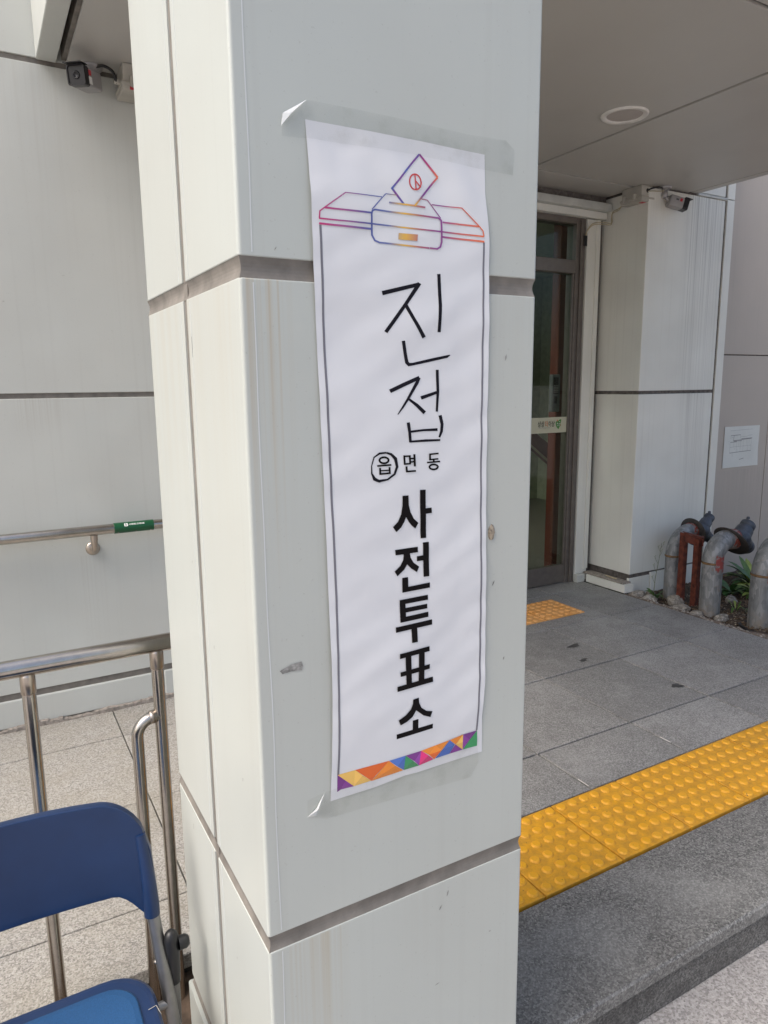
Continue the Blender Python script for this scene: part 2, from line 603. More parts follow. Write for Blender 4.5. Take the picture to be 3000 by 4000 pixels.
# riser: a long stone under the overhanging nosing
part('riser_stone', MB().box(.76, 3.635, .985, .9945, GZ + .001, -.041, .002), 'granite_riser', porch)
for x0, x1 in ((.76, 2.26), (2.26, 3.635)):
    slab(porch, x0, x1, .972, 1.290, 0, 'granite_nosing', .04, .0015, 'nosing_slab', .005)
xs = [.76, 1.24, 1.73, 2.232, 2.735, 3.22, 3.635]
ys = [1.610, 1.890, 2.405, 2.92, 3.43, 3.69]
for j in range(len(ys) - 1):
    for i in range(len(xs) - 1):
        x0, x1, y0, y1 = xs[i], xs[i + 1], ys[j], ys[j + 1]
        slab(porch, x0, x1, y0, y1, 0, 'granite_dark')


def tile_mesh(mat, n=6, w=.3025, d=.313):
    mb = MB()
    mb.box(-w / 2 + .0030, w / 2 - .0030, -d / 2 + .001, d / 2 - .001, -.02, .002, .0012)
    for i in range(n):
        for j in range(n):
            cx = (i + .5) / n * w - w / 2
            cy = (j + .5) / n * d - d / 2
            mb.lathe([(.0172, .0018), (.0155, .0045), (.0128, .0070), (.0118, .0074), (.0, .0075)], (cx, cy, 0), (0, 0, 1), 14, False)
    return mesh_of('tactile_tile', mb, mat)
tm = tile_mesh('tactile_yellow')
for k in range(-2, 8):
    xc = 1.533 + .3025 * (k + .5)
    if xc - .15 < .76 or xc + .15 > 3.64:
        continue
    o = bpy.data.objects.new('tactile_tile', tm)
    COL.objects.link(o)
    o.parent = porch
    o.location = (xc, 1.450, random.uniform(-.0006, .0006))
    o.rotation_euler = (0, 0, random.uniform(-.002, .002))
tm2 = tile_mesh('tactile_peach', 6, .300, .30)
for xc in (2.383, 2.683, 2.983):
    for yc in (3.187,):
        o = bpy.data.objects.new('tactile_tile', tm2)
        COL.objects.link(o)
        o.parent = porch
        o.location = (xc, yc, .003)

# wet spots and scratches on the paving (thin dried marks lying on the stone)
def blot(cx, cy, rx, ry, z, seed, n=26):
    r = random.Random(seed)
    ph = [r.uniform(0, 6.28) for _ in range(4)]
    pts = []
    for k in range(n):
        a = 2 * PI * k / n
        q = 1 + .22 * math.sin(2 * a + ph[0]) + .18 * math.sin(3 * a + ph[1]) + .12 * math.sin(5 * a + ph[2])
        pts.append((cx + rx * q * math.cos(a), cy + ry * q * math.sin(a), z))
    return MB().add(pts, [tuple(range(n))])
for cx, cy, rx, ry, sd_ in ((2.66, 2.65, .035, .022, 1), (2.56, 2.48, .028, .014, 2), (2.70, 2.03, .03, .018, 5)):
    part('wet_stain', blot(cx, cy, rx, ry, .0022, sd_), 'wet_stain', porch)
for (x0, y0, x1, y1) in ((1.732, 1.68, 1.731, 1.63), (2.233, 1.74, 2.231, 1.69)):
    part('chalk_mark', MB().box(min(x0, x1) - .0006, max(x0, x1) + .0006, y1, y0, .0005, .0026), 'white_paint', porch)

# pale landing behind the railing, same level
lb_ = MB().box(-6, .759, 1.60, 3.12, GZ + .001, -.022)
landing = struct('landing', lb_, 'bedding')
lys = [1.59, 1.815, 2.335, 2.853, 3.128]
lxs = [-5.85 + .52 * k for k in range(13)] + [.757]
lxs = [x for x in lxs if x < .7] + [.757]
for j in range(len(lys) - 1):
    for i in range(len(lxs) - 1):
        slab(landing, lxs[i], lxs[i + 1], lys[j], lys[j + 1], 0, 'granite_pale', .04, .0020)

# strip of dirt in front of the landing edge
def terrain(x0, x1, y0, y1, nx, ny, fz):
    mb = MB()
    vs = []
    for j in range(ny + 1):
        for i in range(nx + 1):
            x = x0 + (x1 - x0) * i / nx
            y = y0 + (y1 - y0) * j / ny
            vs.append((x, y, fz(x, y)))
    mb.add(vs, [(j * (nx + 1) + i, j * (nx + 1) + i + 1, (j + 1) * (nx + 1) + i + 1, (j + 1) * (nx + 1) + i) for j in range(ny) for i in range(nx)], True)
    return mb
struct('dirt_strip', terrain(-4, .757, 1.36, 1.598, 240, 16, lambda x, y: -.105 + .07 * max(0, (y - 1.5) / .1) ** 1.0 * .6 + .025 * noise.noise((x * 9, y * 9, 0)) + .01 * noise.noise((x * 30, y * 30, 2))), 'soil')

def bedz(x, y):
    e = min(1, max(0, (x - 3.64) / .18))
    return -.012 - .035 * e + .022 * noise.noise((x * 5, y * 5, 3)) * e + .012 * noise.noise((x * 17, y * 17, 1)) * min(1, .3 + e)
struct('planting_bed', terrain(3.637, 7.5, -1.5, 3.40, 190, 230, bedz), 'soil')
# beaten earth between paving and planting
struct('earth_path', terrain(3.6365, 3.80, -1.5, 3.22, 22, 240, lambda x, y: bedz(x, y) + .007 - .04 * max(0, (x - 3.745) / .055) + .006 * noise.noise((x * 12, y * 12, 8))), 'dirt')

# ---------------------------------------------------------------- panels
def bevel_panel(x0, x1, y0, y1, z0, z1, b=.0025):
    return MB().box(x0, x1, y0, y1, z0, z1, b, 2)


def u_ring(x0, x1, y0, y1, t, r, e, z, n=5):
    """U shaped section open to +y, outer corners rounded, shrunk by e."""
    x0 += e; x1 -= e; y0 += e; y1 -= e
    r = max(.001, r - e)
    p = [(x0, y1)]
    p += [(x0 + r - r * math.cos(a), y0 + r - r * math.sin(a)) for a in [PI / 2 * k / n for k in range(n + 1)]]
    p += [(x1 - r + r * math.sin(a), y0 + r - r * math.cos(a)) for a in [PI / 2 * k / n for k in range(n + 1)]]
    p += [(x1, y1), (x1 - t + 2 * e, y1), (x1 - t + 2 * e, y0 + t - 2 * e), (x0 + t - 2 * e, y0 + t - 2 * e), (x0 + t - 2 * e, y1)]
    return [(a, b, z) for a, b in p]


def wrap_panel(x0, x1, y0, y1, z0, z1, t=.022, r=.005, b=.0016, flip=None):
    rings = [u_ring(x0, x1, y0, y1, t, r, e, z) for e, z in ((b, z0), (b * .3, z0 + b * .3), (0, z0 + b), (0, z1 - b), (b * .3, z1 - b * .3), (b, z1))]
    if flip is not None:
        rings = [[(x, 2 * flip - y, z) for x, y, z in rg] for rg in rings]
    return MB().loft(rings)

CX0, CX1, CY0, CY1 = .286, .748, .850, 1.372
colm = thing('entrance_column', 'square pale grey clad column carrying the long voting banner', 'column', (CX0, CY0, GZ))
part('sealant_joint', MB().box(CX0 + .010, CX1 - .010, CY0 + .010, CY1 - .010, GZ, SOFFIT + .3), 'sealant', colm)
def cove(z0, z1, deep):
    mb = MB()
    rings = []
    for k in range(7):
        q = k / 6
        e = .0012 + deep * math.sin(PI * q)
        w = .0006 * noise.noise((q * 3, z0 * 7, 1))
        rings.append([(CX0 + e, CY0 + e, z0 + (z1 - z0) * q), (CX1 - e, CY0 + e, z0 + (z1 - z0) * q), (CX1 - e, CY1 - e, z0 + (z1 - z0) * q), (CX0 + e, CY1 - e, z0 + (z1 - z0) * q)])
    vs = [p for r in rings for p in r]
    mb.add(vs, [(i * 4 + k, i * 4 + (k + 1) % 4, i * 4 + 4 + (k + 1) % 4, i * 4 + 4 + k) for i in range(6) for k in range(4)], False)
    return mb
for z0, z1 in ((.1205, .1505), (.5935, .6195), (1.5145, 1.5405)):
    part('sealant_bead', cove(z0, z1, .0032), 'sealant', colm)
part('sealant_bead', MB().box(CX0 + .0022, CX0 + .02, 1.0935, 1.1135, GZ, SOFFIT + .3), 'sealant', colm)
levels = [(.150, .594), (.619, 1.515), (1.540, 2.90)]
for z0, z1 in levels:
    part('cladding_panel', wrap_panel(CX0, CX1, CY0, 1.094, z0, z1), 'panel_column', colm)
    part('cladding_panel', wrap_panel(CX0, CX1, CY0, 1.109, z0, z1, r=.014, flip=(CY0 + CY1) / 2), 'panel_column', colm)
part('skirting_panel', wrap_panel(CX0 - .006, CX1 + .006, CY0 - .006, 1.094, GZ, .121), 'panel_column', colm)
part('skirting_panel', wrap_panel(CX0 - .006, CX1 + .006, CY0 - .006, 1.109, GZ, .121, flip=(CY0 + CY1) / 2), 'panel_column', colm)
# protective-film edges left on the sheet
for z0, z1 in ((1.545, 2.88), (.625, 1.51), (.155, .59)):
    for yy in (1.075, 1.131):
        part('film_edge', MB().box(CX0 - .0004, CX0 + .001, yy, yy + .0012, z0, z1), 'film', colm)
    mb = MB()
    for k in range(40):
        za, zb = z0 + (z1 - z0) * k / 40, z0 + (z1 - z0) * (k + 1) / 40
        xa, xb = [.304 + .0035 * noise.noise((.3, .1, q * 5)) for q in (za, zb)]
        mb.add([(xa, CY0 - .0004, za), (xa + .0016, CY0 - .0004, za), (xb + .0016, CY0 - .0004, zb), (xb, CY0 - .0004, zb)], [(0, 1, 2, 3)])
    part('film_edge', mb, 'film', colm)

# scuffs and a stuck lump of old putty
def smear(pts, y):
    return MB().add([(x, y, z) for x, z in pts], [tuple(range(len(pts)))])
part('scuff_mark', smear([(.318, 1.012), (.335, 1.018), (.350, 1.019), (.352, 1.012), (.350, 1.006), (.335, 1.008), (.322, 1.007)], CY0 - .0006), 'scuff', colm)
lump = MB()
bm = bmesh.new()
bmesh.ops.create_icosphere(bm, subdivisions=2, radius=1)
lump.add([(.6705 + v.co.x * .0065 * (1 + .4 * noise.noise(v.co * 2)), CY0 + v.co.y * .004, 1.162 + v.co.z * .0125 * (1 + .4 * noise.noise(v.co * 2.5))) for v in bm.verts], [[v.index for v in f.verts] for f in bm.faces])
bm.free()
part('putty_lump', lump, 'plaster_chip', colm)
rr = random.Random(3)
nick = MB()
for k in range(16):
    x = rr.uniform(CX0 + .02, CX1 - .015)
    z = rr.uniform(.3, 1.95)
    if .365 < x < .665 and .78 < z < 1.75:
        continue
    a = rr.uniform(.2, 1.4)
    l = rr.uniform(.0015, .006)
    w = rr.uniform(.0005, .0012)
    dx, dz = math.cos(a) * l, math.sin(a) * l
    nick.add([(x - dx, CY0 - .0005, z - dz), (x + w, CY0 - .0005, z - w), (x + dx, CY0 - .0005, z + dz), (x - w, CY0 - .0005, z + w)], [(0, 1, 2, 3)])
part('nick', nick, 'scuff', colm, kind='stuff')
nick = MB()
for y, z, l in ((1.045, .985, .006), (1.105 - .03, 1.43, .03), (1.15, 1.1, .004), (.93, .82, .005), (1.26, .55, .012), (1.01, .46, .005)):
    nick.add([(CX0 - .0005, y, z), (CX0 - .0005, y + .0012, z), (CX0 - .0005, y + .001, z + l), (CX0 - .0005, y - .0004, z + l)], [(0, 1, 2, 3)])
part('nick', nick, 'scuff', colm, kind='stuff')

# ---------------------------------------------------------------- left wall behind the landing
WY = 3.130
wl = thing('ramp_wall', 'pale grey panelled wall behind the landing with steel handrail', 'wall', (-2.4, WY, 0))
part('sealant_joint', MB().box(-6, 1.40, WY + .007, WY + .30, GZ, 4.0), 'sealant', wl)
for xa, xb in ((-6, -1.60), (-1.58, 1.40)):
    for z0, z1 in ((.158, 1.350), (1.370, 2.572), (2.592, 4.0)):
        part('cladding_panel', bevel_panel(xa, xb, WY, WY + .02, z0, z1), 'panel_wall', wl)
for xa, xb in ((-6, -1.60), (-1.58, .612), (.622, 1.40)):
    part('skirting_panel', MB().box(xa, xb, WY - .001, WY + .02, .012, .130, .006, 3), 'panel_wall', wl)
mf = MB()
for k in range(170):
    xa = -2.2 + k * .0176
    h = .016 + .014 * noise.noise((xa * 6, 0, 0)) + .008 * noise.noise((xa * 31, 4, 0))
    d = .018 + .014 * noise.noise((xa * 7, 9, 0))
    mf.box(xa, xa + .0185, WY - max(.004, d), WY + .015, -.004, max(.003, h), .002)
part('mortar_fillet', mf, 'mortar', wl, kind='stuff')

# entrance recess wall, door wall
ew = thing('entrance_wall', 'panelled wall with header ledge round the brown glass door', 'wall', (2.6, 3.60, 0))
part('return_wall', MB().box(1.38, 1.42, WY + .02, 3.66, 0, SOFFIT), 'panel_wall', ew)
part('wall_core', MB().box(1.42, 2.42, 3.615, 3.70, 0, SOFFIT + .3), 'sealant', ew)
part('cladding_panel', bevel_panel(1.425, 2.42, 3.59, 3.6145, .10, 2.44), 'panel_wall', ew)
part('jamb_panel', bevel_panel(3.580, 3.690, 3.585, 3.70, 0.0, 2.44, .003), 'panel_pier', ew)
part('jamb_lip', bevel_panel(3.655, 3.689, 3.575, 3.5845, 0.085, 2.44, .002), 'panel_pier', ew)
part('jamb_plinth', MB().box(3.565, 3.640, 3.545, 3.5845, 0.0, .055, .004, 2), 'pale_aluminium', ew)
part('header_ledge', MB().box(2.3, 3.726, 3.52, 3.70, 2.488, 2.535, .004, 2), 'pale_aluminium', ew)
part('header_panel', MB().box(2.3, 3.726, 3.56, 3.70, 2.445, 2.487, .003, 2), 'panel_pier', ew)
part('header_groove', MB().box(2.3, 3.72, 3.57, 3.70, 2.5355, SOFFIT - .001), 'sealant_pier', ew)
part('joint_strip', MB().box(3.691, 3.7255, 3.60, 3.70, 0, 2.444), 'sealant_pier', ew)

dr = thing('entrance_door', 'brown framed glass door with a cream slogan band', 'door', (3.0, 3.6, 0))
part('frame', MB().box(3.500, 3.5785, 3.600, 3.69, 0, 2.444, .003).box(3.530, 3.560, 3.588, 3.5995, 0, 2.43, .002).box(2.42, 3.4995, 3.600, 3.69, 2.405, 2.444, .003).box(2.42, 2.49, 3.600, 3.69, 0, 2.4045, .003), 'frame_brown', dr)
part('transom', MB().box(2.4905, 3.4995, 3.598, 3.68, 2.096, 2.180, .003), 'frame_brown', dr)
part('door_rail', MB().box(2.4905, 3.4995, 3.605, 3.65, .004, .130, .003), 'frame_brown', dr)
part('door_stile', MB().box(3.486, 3.4998, 3.608, 3.648, .1305, 2.0955, .002), 'frame_brown', dr)
part('glass_pane', MB().box(2.491, 3.4855, 3.622, 3.630, .1305, 2.0955), 'glass', dr)
part('transom_pane', MB().box(2.491, 3.499, 3.632, 3.640, 2.1805, 2.4045), 'glass', dr)
band = part('slogan_band', MB().box(2.495, 3.4845, 3.6195, 3.6215, 1.060, 1.164), 'sticker_cream', dr)
SB = 3.6188
for body, xo, mat_ in (('상상', 3.228, 'ink_black'), ('더', 3.290, 'print_orange'), ('이상', 3.320, 'ink_black')):
    tmx, w = text_mesh(body, .034, (xo, SB, 1.105), (.92, 0, 0), (0, 0, 1.25), .0006)
    part('slogan_lettering', tmx, mat_, band, recalc=False)
tmx, w = text_mesh('NAMYANGJU CITY', .0125, (3.232, SB, 1.091), (1, 0, 0), (0, 0, 1))
part('slogan_lettering', tmx, 'print_grey', band, recalc=False)
def lump2(cx, cz, pts, y):
    return MB().add([(cx + a, y, cz + b) for a, b in pts], [tuple(range(len(pts)))])
part('city_emblem', lump2(3.412, 1.115, [(-.026, .012), (-.020, .022), (-.008, .020), (0, .026), (.012, .034), (.024, .033), (.022, .014), (.016, .004), (.020, -.008), (.010, -.016), (0, -.034), (-.014, -.020), (-.022, -.010)], SB), 'print_green', band, recalc=False)
part('emblem_spot', lump2(3.412, 1.115, [(-.018, .023), (-.010, .033), (-.003, .026), (-.008, .021)], SB - .0003), 'print_orange', band, recalc=False)
part('emblem_spot', lump2(3.412, 1.115, [(.017, -.001), (.023, -.004), (.021, -.009), (.016, -.010)], SB - .0003), 'print_orange', band, recalc=False)
em = MB()
for pts in ([(-.014, .012), (-.010, .012), (-.010, .002), (-.014, .002)], [(-.0095, .008), (-.005, .008), (-.005, .005), (-.0095, .005)], [(.004, .018), (.014, .020), (.014, .017), (.004, .015)], [(-.012, -.003), (-.009, -.003), (-.009, -.012), (-.012, -.012)], [(.002, .006), (.012, .006), (.012, .003), (.002, .003)], [(.0, -.008), (.010, -.007), (.010, -.010), (.0, -.011)], [(.003, .002), (.006, .002), (.006, -.006), (.003, -.006)]):
    em.add([(3.412 + a, SB - .0005, 1.115 + b) for a, b in pts], [(0, 1, 2, 3)])
part('emblem_print', em, 'white_print', band, recalc=False)

# hallway seen through the door
hw = thing('hallway', 'dim stair hall with red brown post behind the glass door', 'hallway', (3.2, 5.0, 0))
part('hall_floor', MB().box(1.45, 6.0, 3.705, 7.0, -.05, -.002), 'interior_floor', hw)
part('hall_wall', MB().box(1.45, 6.0, 6.6, 6.7, 0, 2.60), 'interior_wall', hw)
part('hall_wall', MB().box(5.9, 6.0, 3.75, 6.595, 0, 2.60), 'interior_wall', hw)
part('hall_wall', MB().box(1.45, 1.55, 3.75, 6.595, 0, 2.60), 'interior_wall', hw)
part('hall_ceiling', MB().box(2.75, 6.0, 3.75, 6.7, 2.605, 2.65), 'interior_wall', hw)  # stops short on the left: unseen gap added to let daylight into the hall
part('post', MB().box(3.575, 3.680, 3.82, 3.90, 0, 2.60, .004), 'brown_steel', hw)
part('stair_stringer', MB().prism([(3.3, 5.0, 1.72), (5.83, 5.0, .0), (5.52, 5.0, 0), (3.3, 5.0, 1.60)], (0, .06, 0)), 'brown_steel', hw)
part('stair_rail', MB().tube([(3.3, 4.97, 1.594), (5.5, 4.97, .012)], .010, 10), 'wire_cream', hw)

kp = thing('access_keypad', 'grey fingerprint keypad fixed to the post behind the door glass', 'keypad', (3.5520, 3.80, 1.30))
part('keypad_body', MB().box(3.4970, 3.5770, 3.785, 3.8195, 1.19, 1.45, .010, 3), 'keypad_grey', kp)
part('screen', MB().box(3.5080, 3.5550, 3.783, 3.7848, 1.315, 1.43, .001), 'black_gloss', kp)
kb = MB()
for i in range(3):
    for j in range(5):
        kb.box(3.5130 + i * .0145, 3.5230 + i * .0145, 3.7812, 3.7828, 1.325 + j * .011, 1.331 + j * .011)
part('keys', kb, 'silver_paint', kp, kind='stuff')
part('finger_sensor', MB().prism([(3.5150, 3.7845, 1.25), (3.5390, 3.7845, 1.25), (3.5430, 3.7845, 1.30), (3.5190, 3.7845, 1.30)], (0, -.006, 0)), 'black_gloss', kp)

# ---------------------------------------------------------------- corner pier right of the door
PX0, PX1, PY0 = 3.735, 4.472, 3.235
pier = thing('corner_pier', 'pale clad wall pier with dark rain streaks right of the door', 'pier', (PX0, PY0, 0))
part('sealant_joint', MB().box(PX0 + .010, 4.570, PY0 + .010, 3.70, -.15, 4.0), 'sealant_pier', pier)


def l_ring(x0, x1, y0, y1, t, r, e, z, n=4):
    x0 += e; x1 -= e; y0 += e; y1 -= e
    p = [(x0, y1)] + [(x0 + r - r * math.cos(a), y0 + r - r * math.sin(a)) for a in [PI / 2 * k / n for k in range(n + 1)]]
    p += [(x1, y0), (x1, y0 + t - 2 * e), (x0 + t - 2 * e, y0 + t - 2 * e), (x0 + t - 2 * e, y1)]
    return [(a, b, z) for a, b in p]
for z0, z1 in ((.106, 1.312), (1.334, 2.574)):
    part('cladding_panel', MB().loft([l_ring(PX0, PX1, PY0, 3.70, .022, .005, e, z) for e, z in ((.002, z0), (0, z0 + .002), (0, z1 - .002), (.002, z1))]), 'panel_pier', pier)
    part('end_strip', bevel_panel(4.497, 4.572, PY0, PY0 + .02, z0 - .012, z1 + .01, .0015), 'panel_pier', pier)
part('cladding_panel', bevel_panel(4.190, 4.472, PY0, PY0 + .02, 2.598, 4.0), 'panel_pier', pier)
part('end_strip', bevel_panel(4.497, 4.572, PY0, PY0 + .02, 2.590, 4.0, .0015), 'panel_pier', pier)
part('ledge', MB().box(4.190, 4.49, PY0 - .008, PY0 + .02, 2.5760, 2.592, .002), 'pale_aluminium', pier)
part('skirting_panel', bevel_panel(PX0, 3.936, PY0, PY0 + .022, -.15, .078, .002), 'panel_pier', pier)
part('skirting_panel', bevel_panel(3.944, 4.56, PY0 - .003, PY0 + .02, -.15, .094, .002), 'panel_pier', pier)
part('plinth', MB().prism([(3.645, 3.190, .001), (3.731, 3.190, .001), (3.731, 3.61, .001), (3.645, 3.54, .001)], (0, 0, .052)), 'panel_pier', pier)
part('plinth_cap', MB().box(3.655, 3.7315, 3.215, 3.58, .0532, .064, .002), 'mortar', pier)
sl_ = MB().box(-.055, .055, -.006, .006, 0, .004, .001)
o = solo('wood_sliver', sl_, 'wood', 'thin yellow wood sliver lying on the plinth by the door', 'wood sliver')
o.location = (3.700, 3.36, .0645)
o.rotation_euler = (0, 0, 1.45)

# pinkish annex wall
pk = thing('annex_wall', 'pinkish grey panelled wall with a paper notice, right edge', 'wall', (5.4, 3.29, 0))
part('sealant_joint', MB().box(4.573, 9, 3.305, 3.60, -.15, 4.0), 'sealant_pier', pk)
part('edge_strip', bevel_panel(4.577, 4.622, 3.280, 3.3045, -.15, 4.0), 'panel_pink', pk)
for xa, xb in ((4.634, 5.231), (5.239, 6.30), (6.308, 9)):
    for z0, z1 in ((-.15, 1.572), (1.580, 4.0)):
        part('cladding_panel', bevel_panel(xa, xb, 3.290, 3.3045, z0, z1, .0015), 'panel_pink', pk)

# ---------------------------------------------------------------- canopy
cn = thing('canopy', 'flat grey panelled entrance canopy over the porch', 'canopy', (2.2, 2.2, SOFFIT))
part('slab_core', MB().box(.40, 4.11, .89, 3.12, SOFFIT + .012, 3.15).box(1.45, 4.11, 3.1205, 3.69, SOFFIT + .012, 3.15), 'sealant', cn)
for xa, xb in ((.415, 1.620), (1.640, 2.832), (2.852, 4.106)):
    for ya, yb in ((.905, 1.598), (1.614, 3.304)):
        if yb > 3.2 and xb < 1.7:
            yb = 3.125
        part('soffit_panel', bevel_panel(xa, xb, ya, yb, SOFFIT, SOFFIT + .0118, .002), 'panel_soffit', cn)
part('soffit_panel', bevel_panel(1.66, 3.725, 3.322, 3.60, SOFFIT, SOFFIT + .0118, .002), 'panel_soffit', cn)
part('fascia_panel', MB().box(.312, .381, .905, 3.127, SOFFIT, 3.25, .003), 'panel_wall', cn)
part('fascia_panel', MB().box(4.118, 4.184, .905, 3.233, SOFFIT, 3.25, .003), 'panel_soffit', cn)
part('fascia_panel', MB().box(.312, 4.184, .855, .8885, SOFFIT, 3.25, .003), 'panel_wall', cn)
part('roof_sheet', MB().box(.312, 4.184, .86, 3.127, 3.2505, 3.27), 'pale_aluminium', cn)

lt = thing('ceiling_light', 'round white rimmed ceiling light, unlit, in the canopy soffit', 'ceiling light', (2.684, 2.486, SOFFIT))
part('rim', MB().lathe([(.105, 0), (.104, -.006), (.100, -.009), (.083, -.007), (.080, -.003), (.079, 0)], (2.684, 2.486, SOFFIT - .0005), (0, 0, 1), 48), 'white_paint', lt)
part('diffuser', MB().lathe([(.0788, -.002), (.05, -.0035), (0, -.004)], (2.684, 2.486, SOFFIT - .0005), (0, 0, 1), 48), 'diffuser', lt)

# ---------------------------------------------------------------- banner
HAND=[[(479.65,1503.21),(536.9,1517.91),(535.5,1522.65),(478.19,1508.51)],[(534.47,1523.24),(513.26,1494.95),(481.68,1457.37),(486.25,1454.73),(517.68,1492.65),(539.93,1520.65)],[(512.62,1491.78),(524.85,1473.73),(541.36,1449.05),(546.79,1451.67),(529.44,1475.96),(517.53,1494.18)],[(566.05,1535.6),(568.02,1494.5),(566.48,1458.31),(571.94,1458.29),(573.45,1494.74),(571.43,1536.1)],[(508.3,1444.95),(511.52,1428.26),(514.46,1415.69),(519.56,1411.56),(527.27,1412.76),(557.87,1418.48),(584.12,1423.51),(588.93,1426.88),(588.32,1427.89),(582.59,1427.06),(556.79,1422.46),(526.52,1416.37),(521.48,1416.18),(519.47,1417.98),(516.64,1429.12),(513.4,1445.77)],[(491.07,1375.87),(514.09,1384.91),(538.49,1394.12),(536.12,1398.52),(511.55,1389.59),(488.54,1380.5)],[(534.66,1397.16),(530.46,1389.8),(515.99,1367.96),(507.37,1356.21),(500.51,1346.89),(501.57,1346.22),(509.89,1354.7),(519.35,1366.16),(535.21,1387.74),(539.14,1395.49)],[(517.99,1366.21),(530.98,1356.61),(543.2,1345.85),(547.61,1349.53),(534.5,1359.95),(520.15,1368.53)],[(540.25,1366.05),(566.91,1374.02),(565.36,1377.61),(538.31,1370.68)],[(564.37,1406.91),(565.51,1376.54),(564.37,1348.98),(568.06,1348.73),(570.12,1376.43),(569.4,1407.01)],[(515.07,1334.91),(517.62,1322.6),(519.77,1307.47),(524.2,1307.68),(522.46,1322.98),(520.31,1335.47)],[(522.66,1320.84),(543.05,1322.08),(567.44,1321.58),(567.23,1325.45),(542.76,1325.13),(522.25,1323.86)],[(520.87,1307.17),(547.14,1307.09),(572.33,1306.99),(572.21,1309.71),(546.93,1310.55),(520.67,1309.82)],[(569.0,1343.04),(572.57,1331.04),(572.04,1321.11),(569.02,1312.85),(572.09,1311.76),(576.67,1320.1),(577.75,1331.2),(574.44,1343.91)],[(482.31,1296.41),(471.2,1296.14),(472.3,1293.46),(482.58,1294.03)],[(471.2,1296.14),(462.17,1290.45),(463.83,1289.33),(472.3,1293.46)],[(462.17,1290.45),(458.41,1278.43),(459.95,1278.17),(463.83,1289.33)],[(458.41,1278.43),(458.26,1267.95),(460.55,1268.29),(459.95,1278.17)],[(458.26,1267.95),(461.63,1258.62),(465.4,1261.72),(460.55,1268.29)],[(461.63,1258.62),(470.36,1254.78),(470.92,1258.68),(465.4,1261.72)],[(470.36,1254.78),(484.56,1256.98),(483.4,1259.31),(470.92,1258.68)],[(484.56,1256.98),(496.29,1263.85),(493.61,1265.72),(483.4,1259.31)],[(496.29,1263.85),(501.28,1274.58),(497.18,1275.14),(493.61,1265.72)],[(501.28,1274.58),(499.56,1287.11),(494.72,1285.25),(497.18,1275.14)],[(499.56,1287.11),(491.35,1294.01),(489.2,1291.14),(494.72,1285.25)],[(491.35,1294.01),(482.88,1296.33),(482.01,1294.12),(489.2,1291.14)]]
